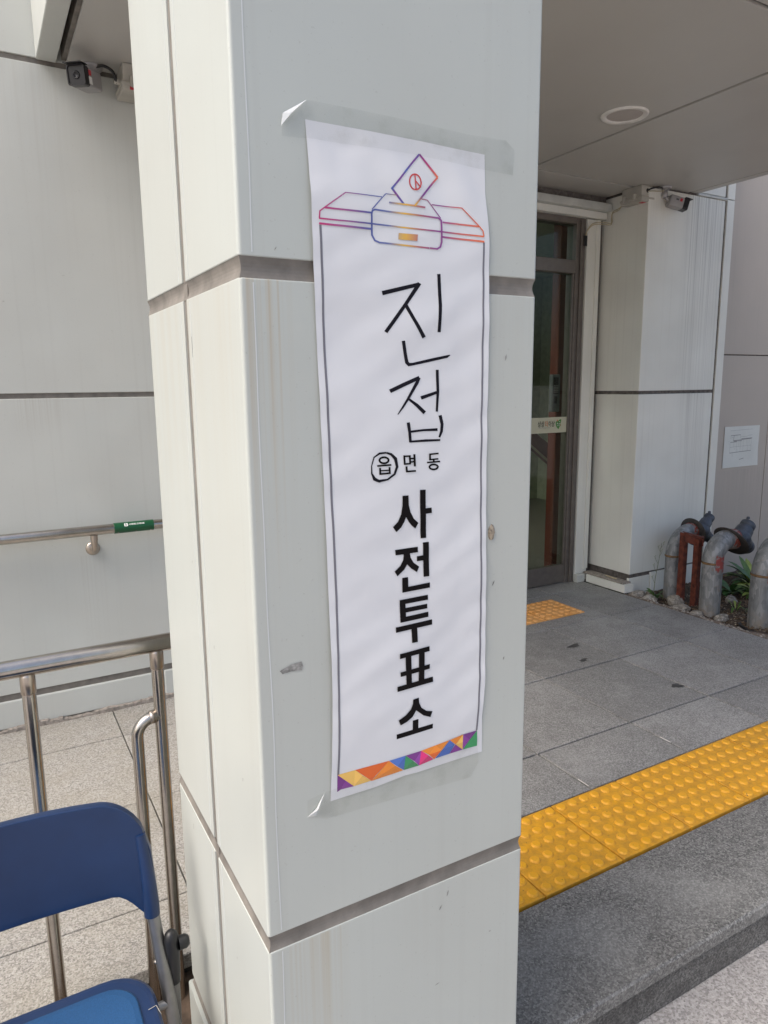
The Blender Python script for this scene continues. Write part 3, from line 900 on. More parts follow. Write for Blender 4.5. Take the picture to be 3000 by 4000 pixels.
TXT=[[(487.62,1284.52),(487.31,1283.12),(484.28,1284.02),(484.48,1284.71)],[(487.31,1283.12),(486.41,1281.86),(483.7,1283.39),(484.28,1284.02)],[(486.41,1281.86),(484.99,1280.81),(482.79,1282.88),(483.7,1283.39)],[(484.99,1280.81),(483.15,1280.06),(481.61,1282.52),(482.79,1282.88)],[(483.15,1280.06),(481.02,1279.65),(480.24,1282.33),(481.61,1282.52)],[(481.02,1279.65),(478.74,1279.6),(478.77,1282.33),(480.24,1282.33)],[(478.74,1279.6),(476.47,1279.93),(477.31,1282.51),(478.77,1282.33)],[(476.47,1279.93),(474.37,1280.61),(475.95,1282.87),(477.31,1282.51)],[(474.37,1280.61),(472.57,1281.59),(474.79,1283.37),(475.95,1282.87)],[(472.57,1281.59),(471.2,1282.8),(473.9,1283.99),(474.79,1283.37)],[(471.2,1282.8),(470.35,1284.16),(473.35,1284.68),(473.9,1283.99)],[(470.35,1284.16),(470.07,1285.58),(473.17,1285.39),(473.35,1284.68)],[(470.07,1285.58),(470.39,1286.97),(473.37,1286.09),(473.17,1285.39)],[(470.39,1286.97),(471.27,1288.22),(473.94,1286.71),(473.37,1286.09)],[(471.27,1288.22),(472.67,1289.26),(474.84,1287.22),(473.94,1286.71)],[(472.67,1289.26),(474.49,1290.02),(476.01,1287.58),(474.84,1287.22)],[(474.49,1290.02),(476.61,1290.44),(477.38,1287.77),(476.01,1287.58)],[(476.61,1290.44),(478.88,1290.49),(478.84,1287.78),(477.38,1287.77)],[(478.88,1290.49),(481.15,1290.18),(480.31,1287.6),(478.84,1287.78)],[(481.15,1290.18),(483.26,1289.51),(481.67,1287.24),(480.31,1287.6)],[(483.26,1289.51),(485.08,1288.54),(482.84,1286.74),(481.67,1287.24)],[(485.08,1288.54),(486.47,1287.33),(483.74,1286.12),(482.84,1286.74)],[(486.47,1287.33),(487.34,1285.96),(484.3,1285.43),(483.74,1286.12)],[(487.34,1285.96),(487.62,1284.52),(484.48,1284.71),(484.3,1285.43)],[(467.92,1276.72),(490.22,1276.82),(490.02,1279.23),(467.75,1279.1)],[(470.8,1274.95),(471.06,1265.89),(473.98,1265.79),(473.71,1274.86)],[(485.65,1275.18),(485.94,1265.54),(488.9,1265.42),(488.61,1275.08)],[(472.45,1270.03),(487.34,1269.88),(487.22,1271.77),(472.33,1271.91)],[(471.08,1265.26),(487.75,1265.46),(487.51,1267.88),(470.86,1267.66)],[(509.66,1290.05),(510.17,1277.05),(513.2,1276.96),(512.68,1289.98)],[(518.75,1289.55),(519.08,1277.19),(522.14,1277.08),(521.79,1289.45)],[(509.83,1287.42),(521.97,1287.41),(521.81,1289.67),(509.67,1289.67)],[(510.57,1276.64),(521.52,1276.64),(521.34,1278.92),(510.39,1278.9)],[(526.08,1290.69),(526.62,1273.56),(530.11,1273.43),(529.56,1290.58)],[(520.75,1283.74),(527.69,1283.85),(527.48,1285.95),(520.55,1285.83)],[(520.73,1279.05),(527.67,1279.14),(527.47,1281.24),(520.52,1281.14)],[(512.68,1274.44),(513.04,1267.46),(516.28,1267.37),(515.92,1274.37)],[(513.34,1265.94),(530.09,1265.84),(529.89,1268.31),(513.14,1268.39)],[(553.01,1287.73),(569.5,1288.22),(569.21,1290.53),(552.74,1290.03)],[(552.77,1288.85),(552.98,1281.08),(556.14,1280.95),(555.92,1288.74)],[(553.41,1280.2),(569.5,1280.48),(569.26,1282.62),(553.18,1282.33)],[(559.73,1281.53),(559.94,1277.44),(563.12,1277.36),(562.9,1281.46)],[(549.64,1276.28),(572.51,1276.46),(572.27,1278.79),(549.41,1278.58)],[(569.74,1269.93),(569.44,1268.68),(566.35,1269.57),(566.54,1270.14)],[(569.44,1268.68),(568.56,1267.55),(565.79,1269.07),(566.35,1269.57)],[(568.56,1267.55),(567.16,1266.62),(564.89,1268.67),(565.79,1269.07)],[(567.16,1266.62),(565.33,1265.97),(563.72,1268.39),(564.89,1268.67)],[(565.33,1265.97),(563.2,1265.62),(562.37,1268.26),(563.72,1268.39)],[(563.2,1265.62),(560.92,1265.6),(560.91,1268.28),(562.37,1268.26)],[(560.92,1265.6),(558.64,1265.92),(559.46,1268.45),(560.91,1268.28)],[(558.64,1265.92),(556.52,1266.56),(558.1,1268.76),(559.46,1268.45)],[(556.52,1266.56),(554.71,1267.45),(556.94,1269.19),(558.1,1268.76)],[(554.71,1267.45),(553.32,1268.56),(556.05,1269.71),(556.94,1269.19)],[(553.32,1268.56),(552.45,1269.79),(555.5,1270.28),(556.05,1269.71)],[(552.45,1269.79),(552.15,1271.07),(555.3,1270.87),(555.5,1270.28)],[(552.15,1271.07),(552.44,1272.32),(555.49,1271.43),(555.3,1270.87)],[(552.44,1272.32),(553.32,1273.44),(556.05,1271.93),(555.49,1271.43)],[(553.32,1273.44),(554.7,1274.36),(556.94,1272.33),(556.05,1271.93)],[(554.7,1274.36),(556.51,1275.02),(558.1,1272.61),(556.94,1272.33)],[(556.51,1275.02),(558.63,1275.37),(559.45,1272.75),(558.1,1272.61)],[(558.63,1275.37),(560.9,1275.4),(560.9,1272.73),(559.45,1272.75)],[(560.9,1275.4),(563.18,1275.09),(562.36,1272.56),(560.9,1272.73)],[(563.18,1275.09),(565.3,1274.46),(563.72,1272.25),(562.36,1272.56)],[(565.3,1274.46),(567.14,1273.57),(564.88,1271.82),(563.72,1272.25)],[(567.14,1273.57),(568.55,1272.46),(565.78,1271.3),(564.88,1271.82)],[(568.55,1272.46),(569.44,1271.22),(566.35,1270.73),(565.78,1271.3)],[(569.44,1271.22),(569.74,1269.93),(566.54,1270.14),(566.35,1270.73)],[(507.51,1233.28),(517.38,1233.17),(517.93,1219.06),(520.85,1208.68),(526.14,1198.93),(534.07,1191.8),(528.87,1184.16),(522.89,1189.08),(517.59,1195.19),(513.18,1202.45),(510.19,1195.95),(504.87,1188.24),(497.07,1182.48),(491.53,1190.41),(499.7,1197.04),(505.01,1206.57),(507.41,1219.11)],[(536.77,1239.24),(546.48,1239.0),(546.9,1211.74),(556.97,1211.92),(557.42,1204.2),(547.11,1203.9),(547.31,1168.58),(537.91,1168.73)],[(495.37,1156.67),(532.67,1157.12),(532.86,1149.17),(519.48,1148.98),(520.52,1142.64),(525.23,1134.85),(535.2,1127.05),(531.25,1119.59),(521.51,1126.46),(514.67,1133.43),(509.71,1126.2),(498.39,1118.01),(493.82,1125.6),(503.38,1132.71),(508.1,1140.51),(509.23,1148.78),(495.93,1148.99)],[(541.39,1162.29),(551.49,1162.23),(552.4,1110.64),(542.64,1110.89),(542.23,1135.82),(531.3,1135.75),(531.11,1143.16),(541.8,1143.3)],[(506.43,1114.4),(516.06,1114.34),(516.63,1099.8),(553.74,1100.77),(553.97,1092.97),(506.69,1092.37)],[(502.55,1081.59),(550.39,1082.44),(550.62,1075.0),(512.37,1074.44),(512.55,1068.26),(549.28,1068.96),(549.5,1061.88),(512.94,1061.45),(513.12,1055.05),(551.52,1056.24),(551.74,1048.33),(503.56,1047.46)],[(495.58,1041.76),(558.29,1043.23),(558.31,1035.3),(532.08,1034.72),(532.47,1013.37),(522.51,1013.52),(522.17,1034.58),(495.72,1033.83)],[(501.03,1000.88),(554.03,1002.01),(554.26,994.34),(501.19,993.2)],[(511.0,994.93),(521.1,995.24),(522.22,949.71),(512.69,949.86)],[(534.87,995.04),(545.2,995.36),(544.48,949.77),(534.3,950.02)],[(502.32,972.07),(554.5,973.74),(554.51,966.45),(502.49,965.09)],[(496.71,950.9),(560.26,952.38),(560.27,944.41),(496.86,943.1)],[(523.67,924.73),(533.79,925.59),(534.22,917.53),(538.51,908.3),(547.64,900.91),(558.49,897.62),(554.79,889.19),(541.91,895.11),(528.99,906.54),(522.65,897.89),(512.56,892.27),(501.67,889.36),(498.22,897.95),(510.4,903.0),(519.35,909.93),(523.41,918.09)],[(523.3,891.17),(533.47,891.05),(533.43,876.2),(560.15,876.35),(560.16,868.81),(495.76,867.88),(495.61,875.67),(523.46,876.11)]]
ART=[[[(514.78,1620.78),(511.15,1624.4),(507.55,1628.01),(503.96,1631.6),(500.39,1635.17),(497.46,1638.09),(500.39,1641.34),(504.0,1645.36),(507.63,1649.39),(511.26,1653.43),(514.9,1657.48),(518.54,1661.53),(522.22,1665.46),(525.92,1669.42),(529.64,1673.38),(533.36,1677.35),(537.09,1681.34),(540.83,1685.33)],[(512.47,1619.17),(508.85,1622.8),(505.26,1626.4),(501.68,1629.99),(498.12,1633.56),(493.95,1637.74),(498.23,1642.5),(501.83,1646.52),(505.45,1650.55),(509.07,1654.58),(512.71,1658.63),(516.36,1662.69),(520.05,1666.64),(523.75,1670.59),(527.46,1674.55),(531.17,1678.52),(534.89,1682.5),(538.62,1686.49)],[(0.08,0.12,0.38),(0.117,0.098,0.337),(0.154,0.077,0.293),(0.191,0.055,0.25),(0.171,0.067,0.273),(0.08,0.12,0.38),(0.115,0.1,0.339),(0.15,0.079,0.299),(0.184,0.059,0.258),(0.181,0.061,0.262),(0.146,0.082,0.303),(0.08,0.12,0.38),(0.114,0.1,0.34),(0.148,0.08,0.3),(0.183,0.06,0.26),(0.183,0.06,0.26),(0.149,0.08,0.3),(0.115,0.1,0.34)]],[[(538.59,1685.05),(542.65,1681.54),(546.73,1678.01),(550.83,1674.46),(554.96,1670.89),(559.11,1667.3),(563.28,1663.69),(567.48,1660.06)],[(540.86,1686.77),(544.93,1683.26),(549.02,1679.73),(553.14,1676.18),(557.27,1672.62),(561.43,1669.03),(565.61,1665.42),(569.82,1661.79)],[(0.2,0.05,0.24),(0.286,0.047,0.22),(0.371,0.044,0.2),(0.457,0.041,0.18),(0.536,0.059,0.156),(0.607,0.096,0.127),(0.679,0.133,0.099),(0.75,0.17,0.07)]],[[(567.5,1661.53),(563.59,1657.42),(559.69,1653.31),(555.79,1649.21),(551.91,1645.12),(548.03,1641.05),(544.16,1636.98),(540.31,1632.92),(536.46,1628.88),(532.62,1624.84),(528.79,1620.81)],[(569.79,1660.31),(565.87,1656.19),(561.96,1652.08),(558.05,1647.98),(554.16,1643.89),(550.28,1639.81),(546.4,1635.74),(542.54,1631.68),(538.68,1627.62),(534.84,1623.58),(531.0,1619.55)],[(0.75,0.17,0.07),(0.585,0.134,0.121),(0.42,0.098,0.172),(0.255,0.062,0.223),(0.2,0.05,0.24),(0.2,0.05,0.24),(0.2,0.05,0.24),(0.255,0.09,0.222),(0.42,0.21,0.168),(0.585,0.33,0.114),(0.75,0.45,0.06)]],[[(542.57,1651.52),(542.04,1648.07),(540.52,1644.83),(538.15,1642.12),(535.18,1640.21),(531.89,1639.29),(528.62,1639.45),(525.69,1640.66),(523.37,1642.79),(521.9,1645.65),(521.4,1648.95),(521.93,1652.36),(523.44,1655.57),(525.77,1658.26),(528.71,1660.17),(531.97,1661.12),(535.24,1661.0),(538.19,1659.83),(540.54,1657.71),(542.05,1654.84),(542.57,1651.52)],[(540.39,1651.26),(539.96,1648.41),(538.75,1645.75),(536.87,1643.52),(534.51,1641.96),(531.9,1641.21),(529.3,1641.35),(526.96,1642.35),(525.12,1644.12),(523.94,1646.49),(523.55,1649.21),(523.97,1652.03),(525.17,1654.67),(527.02,1656.88),(529.37,1658.44),(531.96,1659.21),(534.56,1659.1),(536.91,1658.12),(538.78,1656.36),(539.97,1653.99),(540.39,1651.26)],[(0.55,0.05,0.05),(0.55,0.05,0.05),(0.55,0.05,0.05),(0.55,0.05,0.05),(0.55,0.05,0.05),(0.55,0.05,0.05),(0.55,0.05,0.05),(0.55,0.05,0.05),(0.55,0.05,0.05),(0.55,0.05,0.05),(0.55,0.05,0.05),(0.55,0.05,0.05),(0.55,0.05,0.05),(0.55,0.05,0.05),(0.55,0.05,0.05),(0.55,0.05,0.05),(0.55,0.05,0.05),(0.55,0.05,0.05),(0.55,0.05,0.05),(0.55,0.05,0.05),(0.55,0.05,0.05)]],[[(531.0,1659.26),(531.1,1654.51),(531.21,1649.74),(531.31,1644.97),(531.42,1640.18)],[(532.92,1659.54),(533.03,1654.78),(533.13,1650.01),(533.24,1645.23),(533.34,1640.44)],[(0.55,0.05,0.05),(0.55,0.05,0.05),(0.55,0.05,0.05),(0.55,0.05,0.05),(0.55,0.05,0.05)]],[[(531.67,1651.05),(535.75,1647.52),(539.86,1643.98)],[(533.17,1652.2),(537.26,1648.67),(541.37,1645.12)],[(0.55,0.05,0.05),(0.55,0.05,0.05),(0.55,0.05,0.05)]],[[(491.15,1619.18),(497.14,1619.11),(503.17,1619.04),(509.24,1618.97),(515.35,1618.91),(521.5,1618.84),(527.69,1618.77),(533.92,1618.7),(540.19,1618.63),(546.49,1618.56)],[(491.54,1621.28),(497.53,1621.22),(503.57,1621.16),(509.64,1621.1),(515.75,1621.04),(521.89,1620.97),(528.08,1620.91),(534.31,1620.85),(540.58,1620.79),(546.89,1620.72)],[(0.169,0.183,0.345),(0.319,0.25,0.268),(0.468,0.317,0.19),(0.618,0.384,0.113),(0.698,0.408,0.067),(0.628,0.338,0.091),(0.557,0.267,0.114),(0.487,0.197,0.138),(0.418,0.129,0.161),(0.38,0.114,0.185)]],[[(426.85,1623.8),(432.12,1623.93),(437.42,1624.06),(442.76,1624.19),(448.12,1624.32),(453.51,1624.45),(458.94,1624.58),(464.4,1624.72),(469.88,1624.85),(475.4,1624.98),(480.96,1625.12)],[(427.01,1624.91),(432.28,1625.04),(437.59,1625.17),(442.92,1625.3),(448.28,1625.44),(453.68,1625.57),(459.1,1625.71),(464.56,1625.84),(470.04,1625.98),(475.56,1626.12),(481.12,1626.26)],[(0.324,0.099,0.258),(0.289,0.101,0.269),(0.254,0.103,0.28),(0.22,0.104,0.291),(0.185,0.106,0.301),(0.15,0.107,0.312),(0.115,0.109,0.322),(0.093,0.114,0.332),(0.103,0.126,0.338),(0.113,0.138,0.344),(0.123,0.15,0.35)]],[[(426.44,1624.89),(421.62,1621.49),(416.81,1618.09),(412.03,1614.71),(407.26,1611.35),(402.51,1608.0),(397.78,1604.65),(390.6,1599.36),(389.69,1590.44)],[(427.42,1623.82),(422.59,1620.41),(417.78,1617.02),(412.99,1613.64),(408.22,1610.27),(403.47,1606.92),(398.74,1603.58),(392.2,1598.77),(391.36,1590.51)],[(0.324,0.099,0.258),(0.349,0.09,0.245),(0.375,0.081,0.232),(0.401,0.072,0.219),(0.427,0.063,0.206),(0.453,0.053,0.194),(0.479,0.044,0.181),(0.516,0.031,0.162),(0.52,0.03,0.16)]],[[(398.07,1602.66),(403.35,1602.7),(408.66,1602.74),(414.0,1602.78),(419.37,1602.82),(424.78,1602.86),(430.21,1602.91),(435.68,1602.95),(441.18,1602.99),(446.71,1603.03),(452.27,1603.08),(457.87,1603.12),(463.5,1603.16)],[(398.42,1604.85),(403.7,1604.9),(409.01,1604.94),(414.35,1604.99),(419.72,1605.04),(425.12,1605.09),(430.55,1605.14),(436.02,1605.19),(441.52,1605.23),(447.05,1605.28),(452.61,1605.33),(458.21,1605.38),(463.84,1605.43)],[(0.479,0.044,0.181),(0.449,0.055,0.195),(0.42,0.065,0.21),(0.391,0.075,0.225),(0.361,0.086,0.239),(0.332,0.096,0.254),(0.298,0.101,0.267),(0.263,0.103,0.278),(0.227,0.104,0.288),(0.191,0.106,0.299),(0.155,0.107,0.31),(0.119,0.109,0.321),(0.092,0.113,0.331)]],[[(389.97,1589.52),(395.02,1589.57),(400.1,1589.61),(405.21,1589.65),(410.34,1589.7),(415.51,1589.74),(420.7,1589.79),(425.92,1589.84),(431.18,1589.88),(436.46,1589.93),(441.77,1589.97),(447.11,1590.02),(452.49,1590.07),(457.89,1590.11),(463.32,1590.16),(468.76,1590.17),(474.23,1590.18),(479.73,1590.19),(485.26,1590.2),(490.83,1590.21),(496.42,1590.22),(502.05,1590.23),(507.72,1590.25),(513.42,1590.26),(519.15,1590.27),(524.91,1590.28),(530.71,1590.29),(536.54,1590.3),(542.41,1590.31),(548.32,1590.32),(554.26,1590.33),(560.23,1590.34),(566.24,1590.35),(572.29,1590.37),(578.68,1590.36),(585.12,1590.36),(591.61,1590.35),(598.13,1590.34),(604.7,1590.34),(611.31,1590.33),(617.96,1590.33),(624.65,1590.32),(631.39,1590.32),(638.18,1590.31),(645.01,1590.31)],[(390.24,1591.35),(395.29,1591.4),(400.37,1591.45),(405.47,1591.5),(410.61,1591.55),(415.77,1591.6),(420.97,1591.65),(426.19,1591.7),(431.44,1591.75),(436.73,1591.8),(442.04,1591.85),(447.38,1591.9),(452.75,1591.96),(458.16,1592.01),(463.6,1592.06),(469.04,1592.08),(474.51,1592.09),(480.01,1592.11),(485.54,1592.13),(491.11,1592.14),(496.7,1592.16),(502.33,1592.17),(508.0,1592.19),(513.69,1592.21),(519.42,1592.22),(525.19,1592.24),(530.99,1592.26),(536.82,1592.27),(542.69,1592.29),(548.59,1592.31),(554.53,1592.32),(560.51,1592.34),(566.52,1592.36),(572.57,1592.38),(578.97,1592.38),(585.41,1592.38),(591.89,1592.38),(598.41,1592.38),(604.98,1592.38),(611.59,1592.38),(618.24,1592.38),(624.93,1592.39),(631.67,1592.39),(638.46,1592.39),(645.28,1592.39)],[(0.52,0.03,0.16),(0.494,0.039,0.173),(0.466,0.049,0.187),(0.437,0.059,0.201),(0.409,0.069,0.215),(0.381,0.079,0.23),(0.352,0.089,0.244),(0.324,0.099,0.258),(0.29,0.101,0.269),(0.256,0.103,0.28),(0.221,0.104,0.29),(0.187,0.106,0.301),(0.152,0.107,0.311),(0.117,0.109,0.322),(0.092,0.113,0.331),(0.102,0.124,0.337),(0.112,0.136,0.343),(0.122,0.148,0.349),(0.132,0.16,0.355),(0.167,0.182,0.346),(0.306,0.245,0.274),(0.445,0.307,0.202),(0.584,0.369,0.13),(0.719,0.429,0.06),(0.653,0.363,0.082),(0.588,0.298,0.104),(0.523,0.233,0.126),(0.457,0.167,0.148),(0.405,0.124,0.169),(0.369,0.11,0.191),(0.333,0.096,0.213),(0.297,0.082,0.235),(0.261,0.068,0.257),(0.266,0.067,0.26),(0.332,0.084,0.235),(0.398,0.102,0.21),(0.464,0.119,0.184),(0.53,0.137,0.159),(0.587,0.151,0.137),(0.616,0.154,0.126),(0.645,0.157,0.115),(0.675,0.161,0.103),(0.704,0.164,0.092),(0.733,0.167,0.08),(0.76,0.17,0.07)]],[[(389.75,1583.25),(394.8,1583.26),(399.89,1583.27),(405.0,1583.29),(410.14,1583.3),(415.31,1583.32),(420.51,1583.33),(425.74,1583.35),(431.0,1583.36),(436.28,1583.37),(441.6,1583.39),(446.95,1583.4),(452.33,1583.42),(457.74,1583.43),(463.18,1583.45)],[(390.11,1585.63),(395.16,1585.65),(400.24,1585.67),(405.36,1585.69),(410.5,1585.71),(415.67,1585.73),(420.87,1585.75),(426.09,1585.77),(431.35,1585.79),(436.64,1585.81),(441.96,1585.84),(447.3,1585.86),(452.68,1585.88),(458.09,1585.9),(463.53,1585.92)],[(0.52,0.03,0.16),(0.494,0.039,0.173),(0.466,0.049,0.187),(0.437,0.059,0.201),(0.409,0.069,0.215),(0.381,0.079,0.23),(0.352,0.089,0.244),(0.324,0.099,0.258),(0.29,0.101,0.269),(0.256,0.103,0.28),(0.221,0.104,0.29),(0.187,0.106,0.301),(0.152,0.107,0.311),(0.117,0.109,0.322),(0.092,0.113,0.331)]],[[(486.27,1629.67),(494.01,1629.61),(501.81,1629.55)],[(486.48,1630.81),(494.22,1630.76),(502.03,1630.7)],[(0.133,0.162,0.356),(0.236,0.213,0.31),(0.43,0.3,0.21)]],[[(485.78,1630.61),(481.46,1626.25),(477.15,1621.9),(472.85,1617.56),(468.56,1613.24),(464.29,1608.93)],[(486.97,1629.87),(482.64,1625.5),(478.32,1621.15),(474.02,1616.81),(469.73,1612.48),(465.45,1608.17)],[(0.133,0.162,0.356),(0.125,0.152,0.351),(0.117,0.143,0.346),(0.11,0.134,0.342),(0.102,0.124,0.337),(0.094,0.115,0.333)]],[[(539.99,1629.22),(550.7,1629.08),(554.02,1625.84),(557.53,1622.4),(561.06,1618.95),(564.6,1615.47),(568.16,1611.98),(571.74,1608.48)],[(540.22,1630.4),(551.54,1630.26),(555.22,1626.66),(558.73,1623.22),(562.26,1619.77),(565.81,1616.29),(569.38,1612.81),(572.97,1609.3)],[(0.42,0.13,0.16),(0.352,0.104,0.201),(0.331,0.095,0.214),(0.31,0.087,0.227),(0.289,0.079,0.24),(0.267,0.071,0.253),(0.246,0.062,0.266),(0.266,0.067,0.26)]],[[(465.31,1602.73),(466.35,1606.44),(469.54,1607.79),(474.78,1607.77),(480.37,1607.75),(486.0,1607.73),(491.66,1607.71),(497.35,1607.68),(503.08,1607.66),(508.84,1607.64),(514.63,1607.62),(520.46,1607.6),(526.33,1607.57),(532.23,1607.55),(538.16,1607.53),(544.14,1607.51),(550.15,1607.48),(556.19,1607.46),(562.28,1607.44),(567.98,1607.42),(571.49,1605.33),(571.61,1600.25),(571.73,1594.69),(571.85,1589.11),(571.98,1583.51),(572.1,1578.07),(570.03,1572.03),(565.84,1569.52),(560.03,1569.56),(553.77,1569.6),(547.55,1569.64),(541.37,1569.68),(535.23,1569.71),(529.12,1569.75),(523.06,1569.79),(517.03,1569.83),(511.04,1569.87),(505.08,1569.91),(499.16,1569.95),(493.28,1569.98),(487.43,1570.02),(481.62,1570.06),(476.06,1570.09),(469.78,1572.01),(466.08,1577.82),(465.94,1582.69),(465.79,1587.78),(465.64,1592.87),(465.49,1597.94),(465.34,1603.01)],[(462.89,1602.95),(464.24,1607.75),(469.26,1609.88),(475.14,1609.86),(480.73,1609.85),(486.35,1609.83),(492.01,1609.82),(497.7,1609.8),(503.43,1609.79),(509.19,1609.77),(514.98,1609.76),(520.81,1609.74),(526.68,1609.72),(532.58,1609.71),(538.52,1609.69),(544.49,1609.68),(550.5,1609.66),(556.54,1609.64),(562.63,1609.63),(569.17,1609.61),(574.25,1606.6),(574.39,1600.55),(574.51,1594.97),(574.64,1589.39),(574.77,1583.79),(574.9,1578.02),(572.44,1570.82),(566.53,1567.29),(559.73,1567.34),(553.47,1567.39),(547.25,1567.44),(541.07,1567.48),(534.93,1567.53),(528.82,1567.58),(522.76,1567.62),(516.73,1567.67),(510.74,1567.71),(504.78,1567.76),(498.86,1567.8),(492.98,1567.84),(487.13,1567.89),(481.32,1567.93),(475.34,1567.98),(467.91,1570.25),(463.59,1577.05),(463.44,1582.38),(463.29,1587.47),(463.14,1592.55),(463.0,1597.62),(462.85,1602.68)],[(0.093,0.114,0.332),(0.095,0.116,0.333),(0.103,0.125,0.338),(0.113,0.137,0.344),(0.123,0.149,0.35),(0.133,0.162,0.356),(0.184,0.19,0.337),(0.326,0.253,0.264),(0.468,0.317,0.191),(0.609,0.38,0.117),(0.706,0.416,0.065),(0.639,0.349,0.087),(0.572,0.282,0.109),(0.506,0.216,0.131),(0.439,0.149,0.154),(0.394,0.12,0.176),(0.357,0.106,0.198),(0.321,0.091,0.221),(0.284,0.077,0.243),(0.247,0.063,0.265),(0.271,0.068,0.258),(0.272,0.069,0.258),(0.273,0.069,0.257),(0.275,0.069,0.257),(0.276,0.069,0.256),(0.277,0.07,0.256),(0.253,0.063,0.265),(0.262,0.069,0.256),(0.3,0.083,0.233),(0.337,0.098,0.21),(0.375,0.113,0.188),(0.412,0.127,0.165),(0.475,0.185,0.142),(0.543,0.253,0.119),(0.611,0.321,0.096),(0.679,0.389,0.074),(0.662,0.404,0.09),(0.517,0.339,0.165),(0.372,0.274,0.24),(0.227,0.209,0.315),(0.136,0.165,0.357),(0.125,0.153,0.351),(0.115,0.14,0.345),(0.103,0.125,0.338),(0.095,0.116,0.333),(0.095,0.116,0.333),(0.094,0.115,0.333),(0.094,0.115,0.332),(0.093,0.114,0.332),(0.093,0.114,0.332)]],[[(557.94,1624.07),(563.91,1624.15),(569.92,1624.22),(575.97,1624.3),(582.05,1624.38),(588.17,1624.46),(594.33,1624.53),(600.53,1624.61),(606.43,1624.69),(611.03,1621.4),(615.88,1617.92),(620.76,1614.43),(625.67,1610.91),(630.62,1607.37),(635.57,1603.83),(642.24,1598.42),(644.21,1591.13)],[(558.15,1625.45),(564.12,1625.53),(570.13,1625.61),(576.17,1625.7),(582.26,1625.78),(588.38,1625.86),(594.53,1625.94),(600.73,1626.03),(607.29,1626.12),(612.35,1622.5),(617.21,1619.03),(622.1,1615.53),(627.02,1612.02),(631.97,1608.48),(636.97,1604.91),(644.0,1599.22),(646.08,1591.56)],[(0.31,0.087,0.227),(0.274,0.073,0.249),(0.243,0.061,0.269),(0.305,0.077,0.245),(0.368,0.094,0.221),(0.431,0.111,0.197),(0.494,0.127,0.173),(0.556,0.144,0.149),(0.597,0.152,0.133),(0.619,0.154,0.125),(0.64,0.157,0.117),(0.661,0.159,0.108),(0.683,0.161,0.1),(0.704,0.164,0.092),(0.725,0.166,0.084),(0.754,0.169,0.072),(0.76,0.17,0.07)]],[[(574.75,1602.67),(581.38,1602.68),(588.07,1602.7),(594.79,1602.72),(601.57,1602.73),(608.38,1602.75),(615.25,1602.77),(622.16,1602.79),(629.11,1602.8),(636.12,1602.82)],[(575.07,1604.87),(581.7,1604.9),(588.38,1604.92),(595.11,1604.95),(601.88,1604.97),(608.7,1604.99),(615.56,1605.02),(622.47,1605.04),(629.43,1605.07),(636.43,1605.09)],[(0.292,0.074,0.25),(0.361,0.092,0.224),(0.429,0.11,0.198),(0.497,0.128,0.172),(0.565,0.146,0.146),(0.604,0.153,0.131),(0.634,0.156,0.119),(0.665,0.159,0.107),(0.695,0.163,0.095),(0.725,0.166,0.084)]],[[(574.82,1583.58),(581.08,1583.56),(587.38,1583.54),(593.72,1583.52),(600.1,1583.49),(606.52,1583.47),(612.99,1583.44),(619.49,1583.42),(626.03,1583.4),(632.62,1583.37),(639.25,1583.35),(645.92,1583.32)],[(575.16,1586.0),(581.42,1585.99),(587.72,1585.97),(594.06,1585.96),(600.44,1585.94),(606.86,1585.93),(613.32,1585.91),(619.82,1585.9),(626.36,1585.88),(632.95,1585.86),(639.58,1585.85),(646.25,1585.83)],[(0.292,0.074,0.25),(0.357,0.091,0.225),(0.421,0.108,0.201),(0.485,0.125,0.176),(0.549,0.142,0.152),(0.595,0.152,0.134),(0.623,0.155,0.123),(0.652,0.158,0.112),(0.68,0.161,0.101),(0.709,0.164,0.09),(0.737,0.167,0.079),(0.76,0.17,0.07)]],[[(504.11,1575.31),(510.01,1575.43),(515.94,1575.55),(521.91,1575.67),(527.91,1575.79),(533.95,1575.91)],[(504.98,1583.5),(510.87,1583.64),(516.8,1583.78),(522.76,1583.92),(528.76,1584.07),(534.8,1584.21)],[(0.505,0.334,0.171),(0.649,0.398,0.097),(0.686,0.396,0.071),(0.618,0.328,0.094),(0.55,0.26,0.117),(0.483,0.193,0.139)]]]
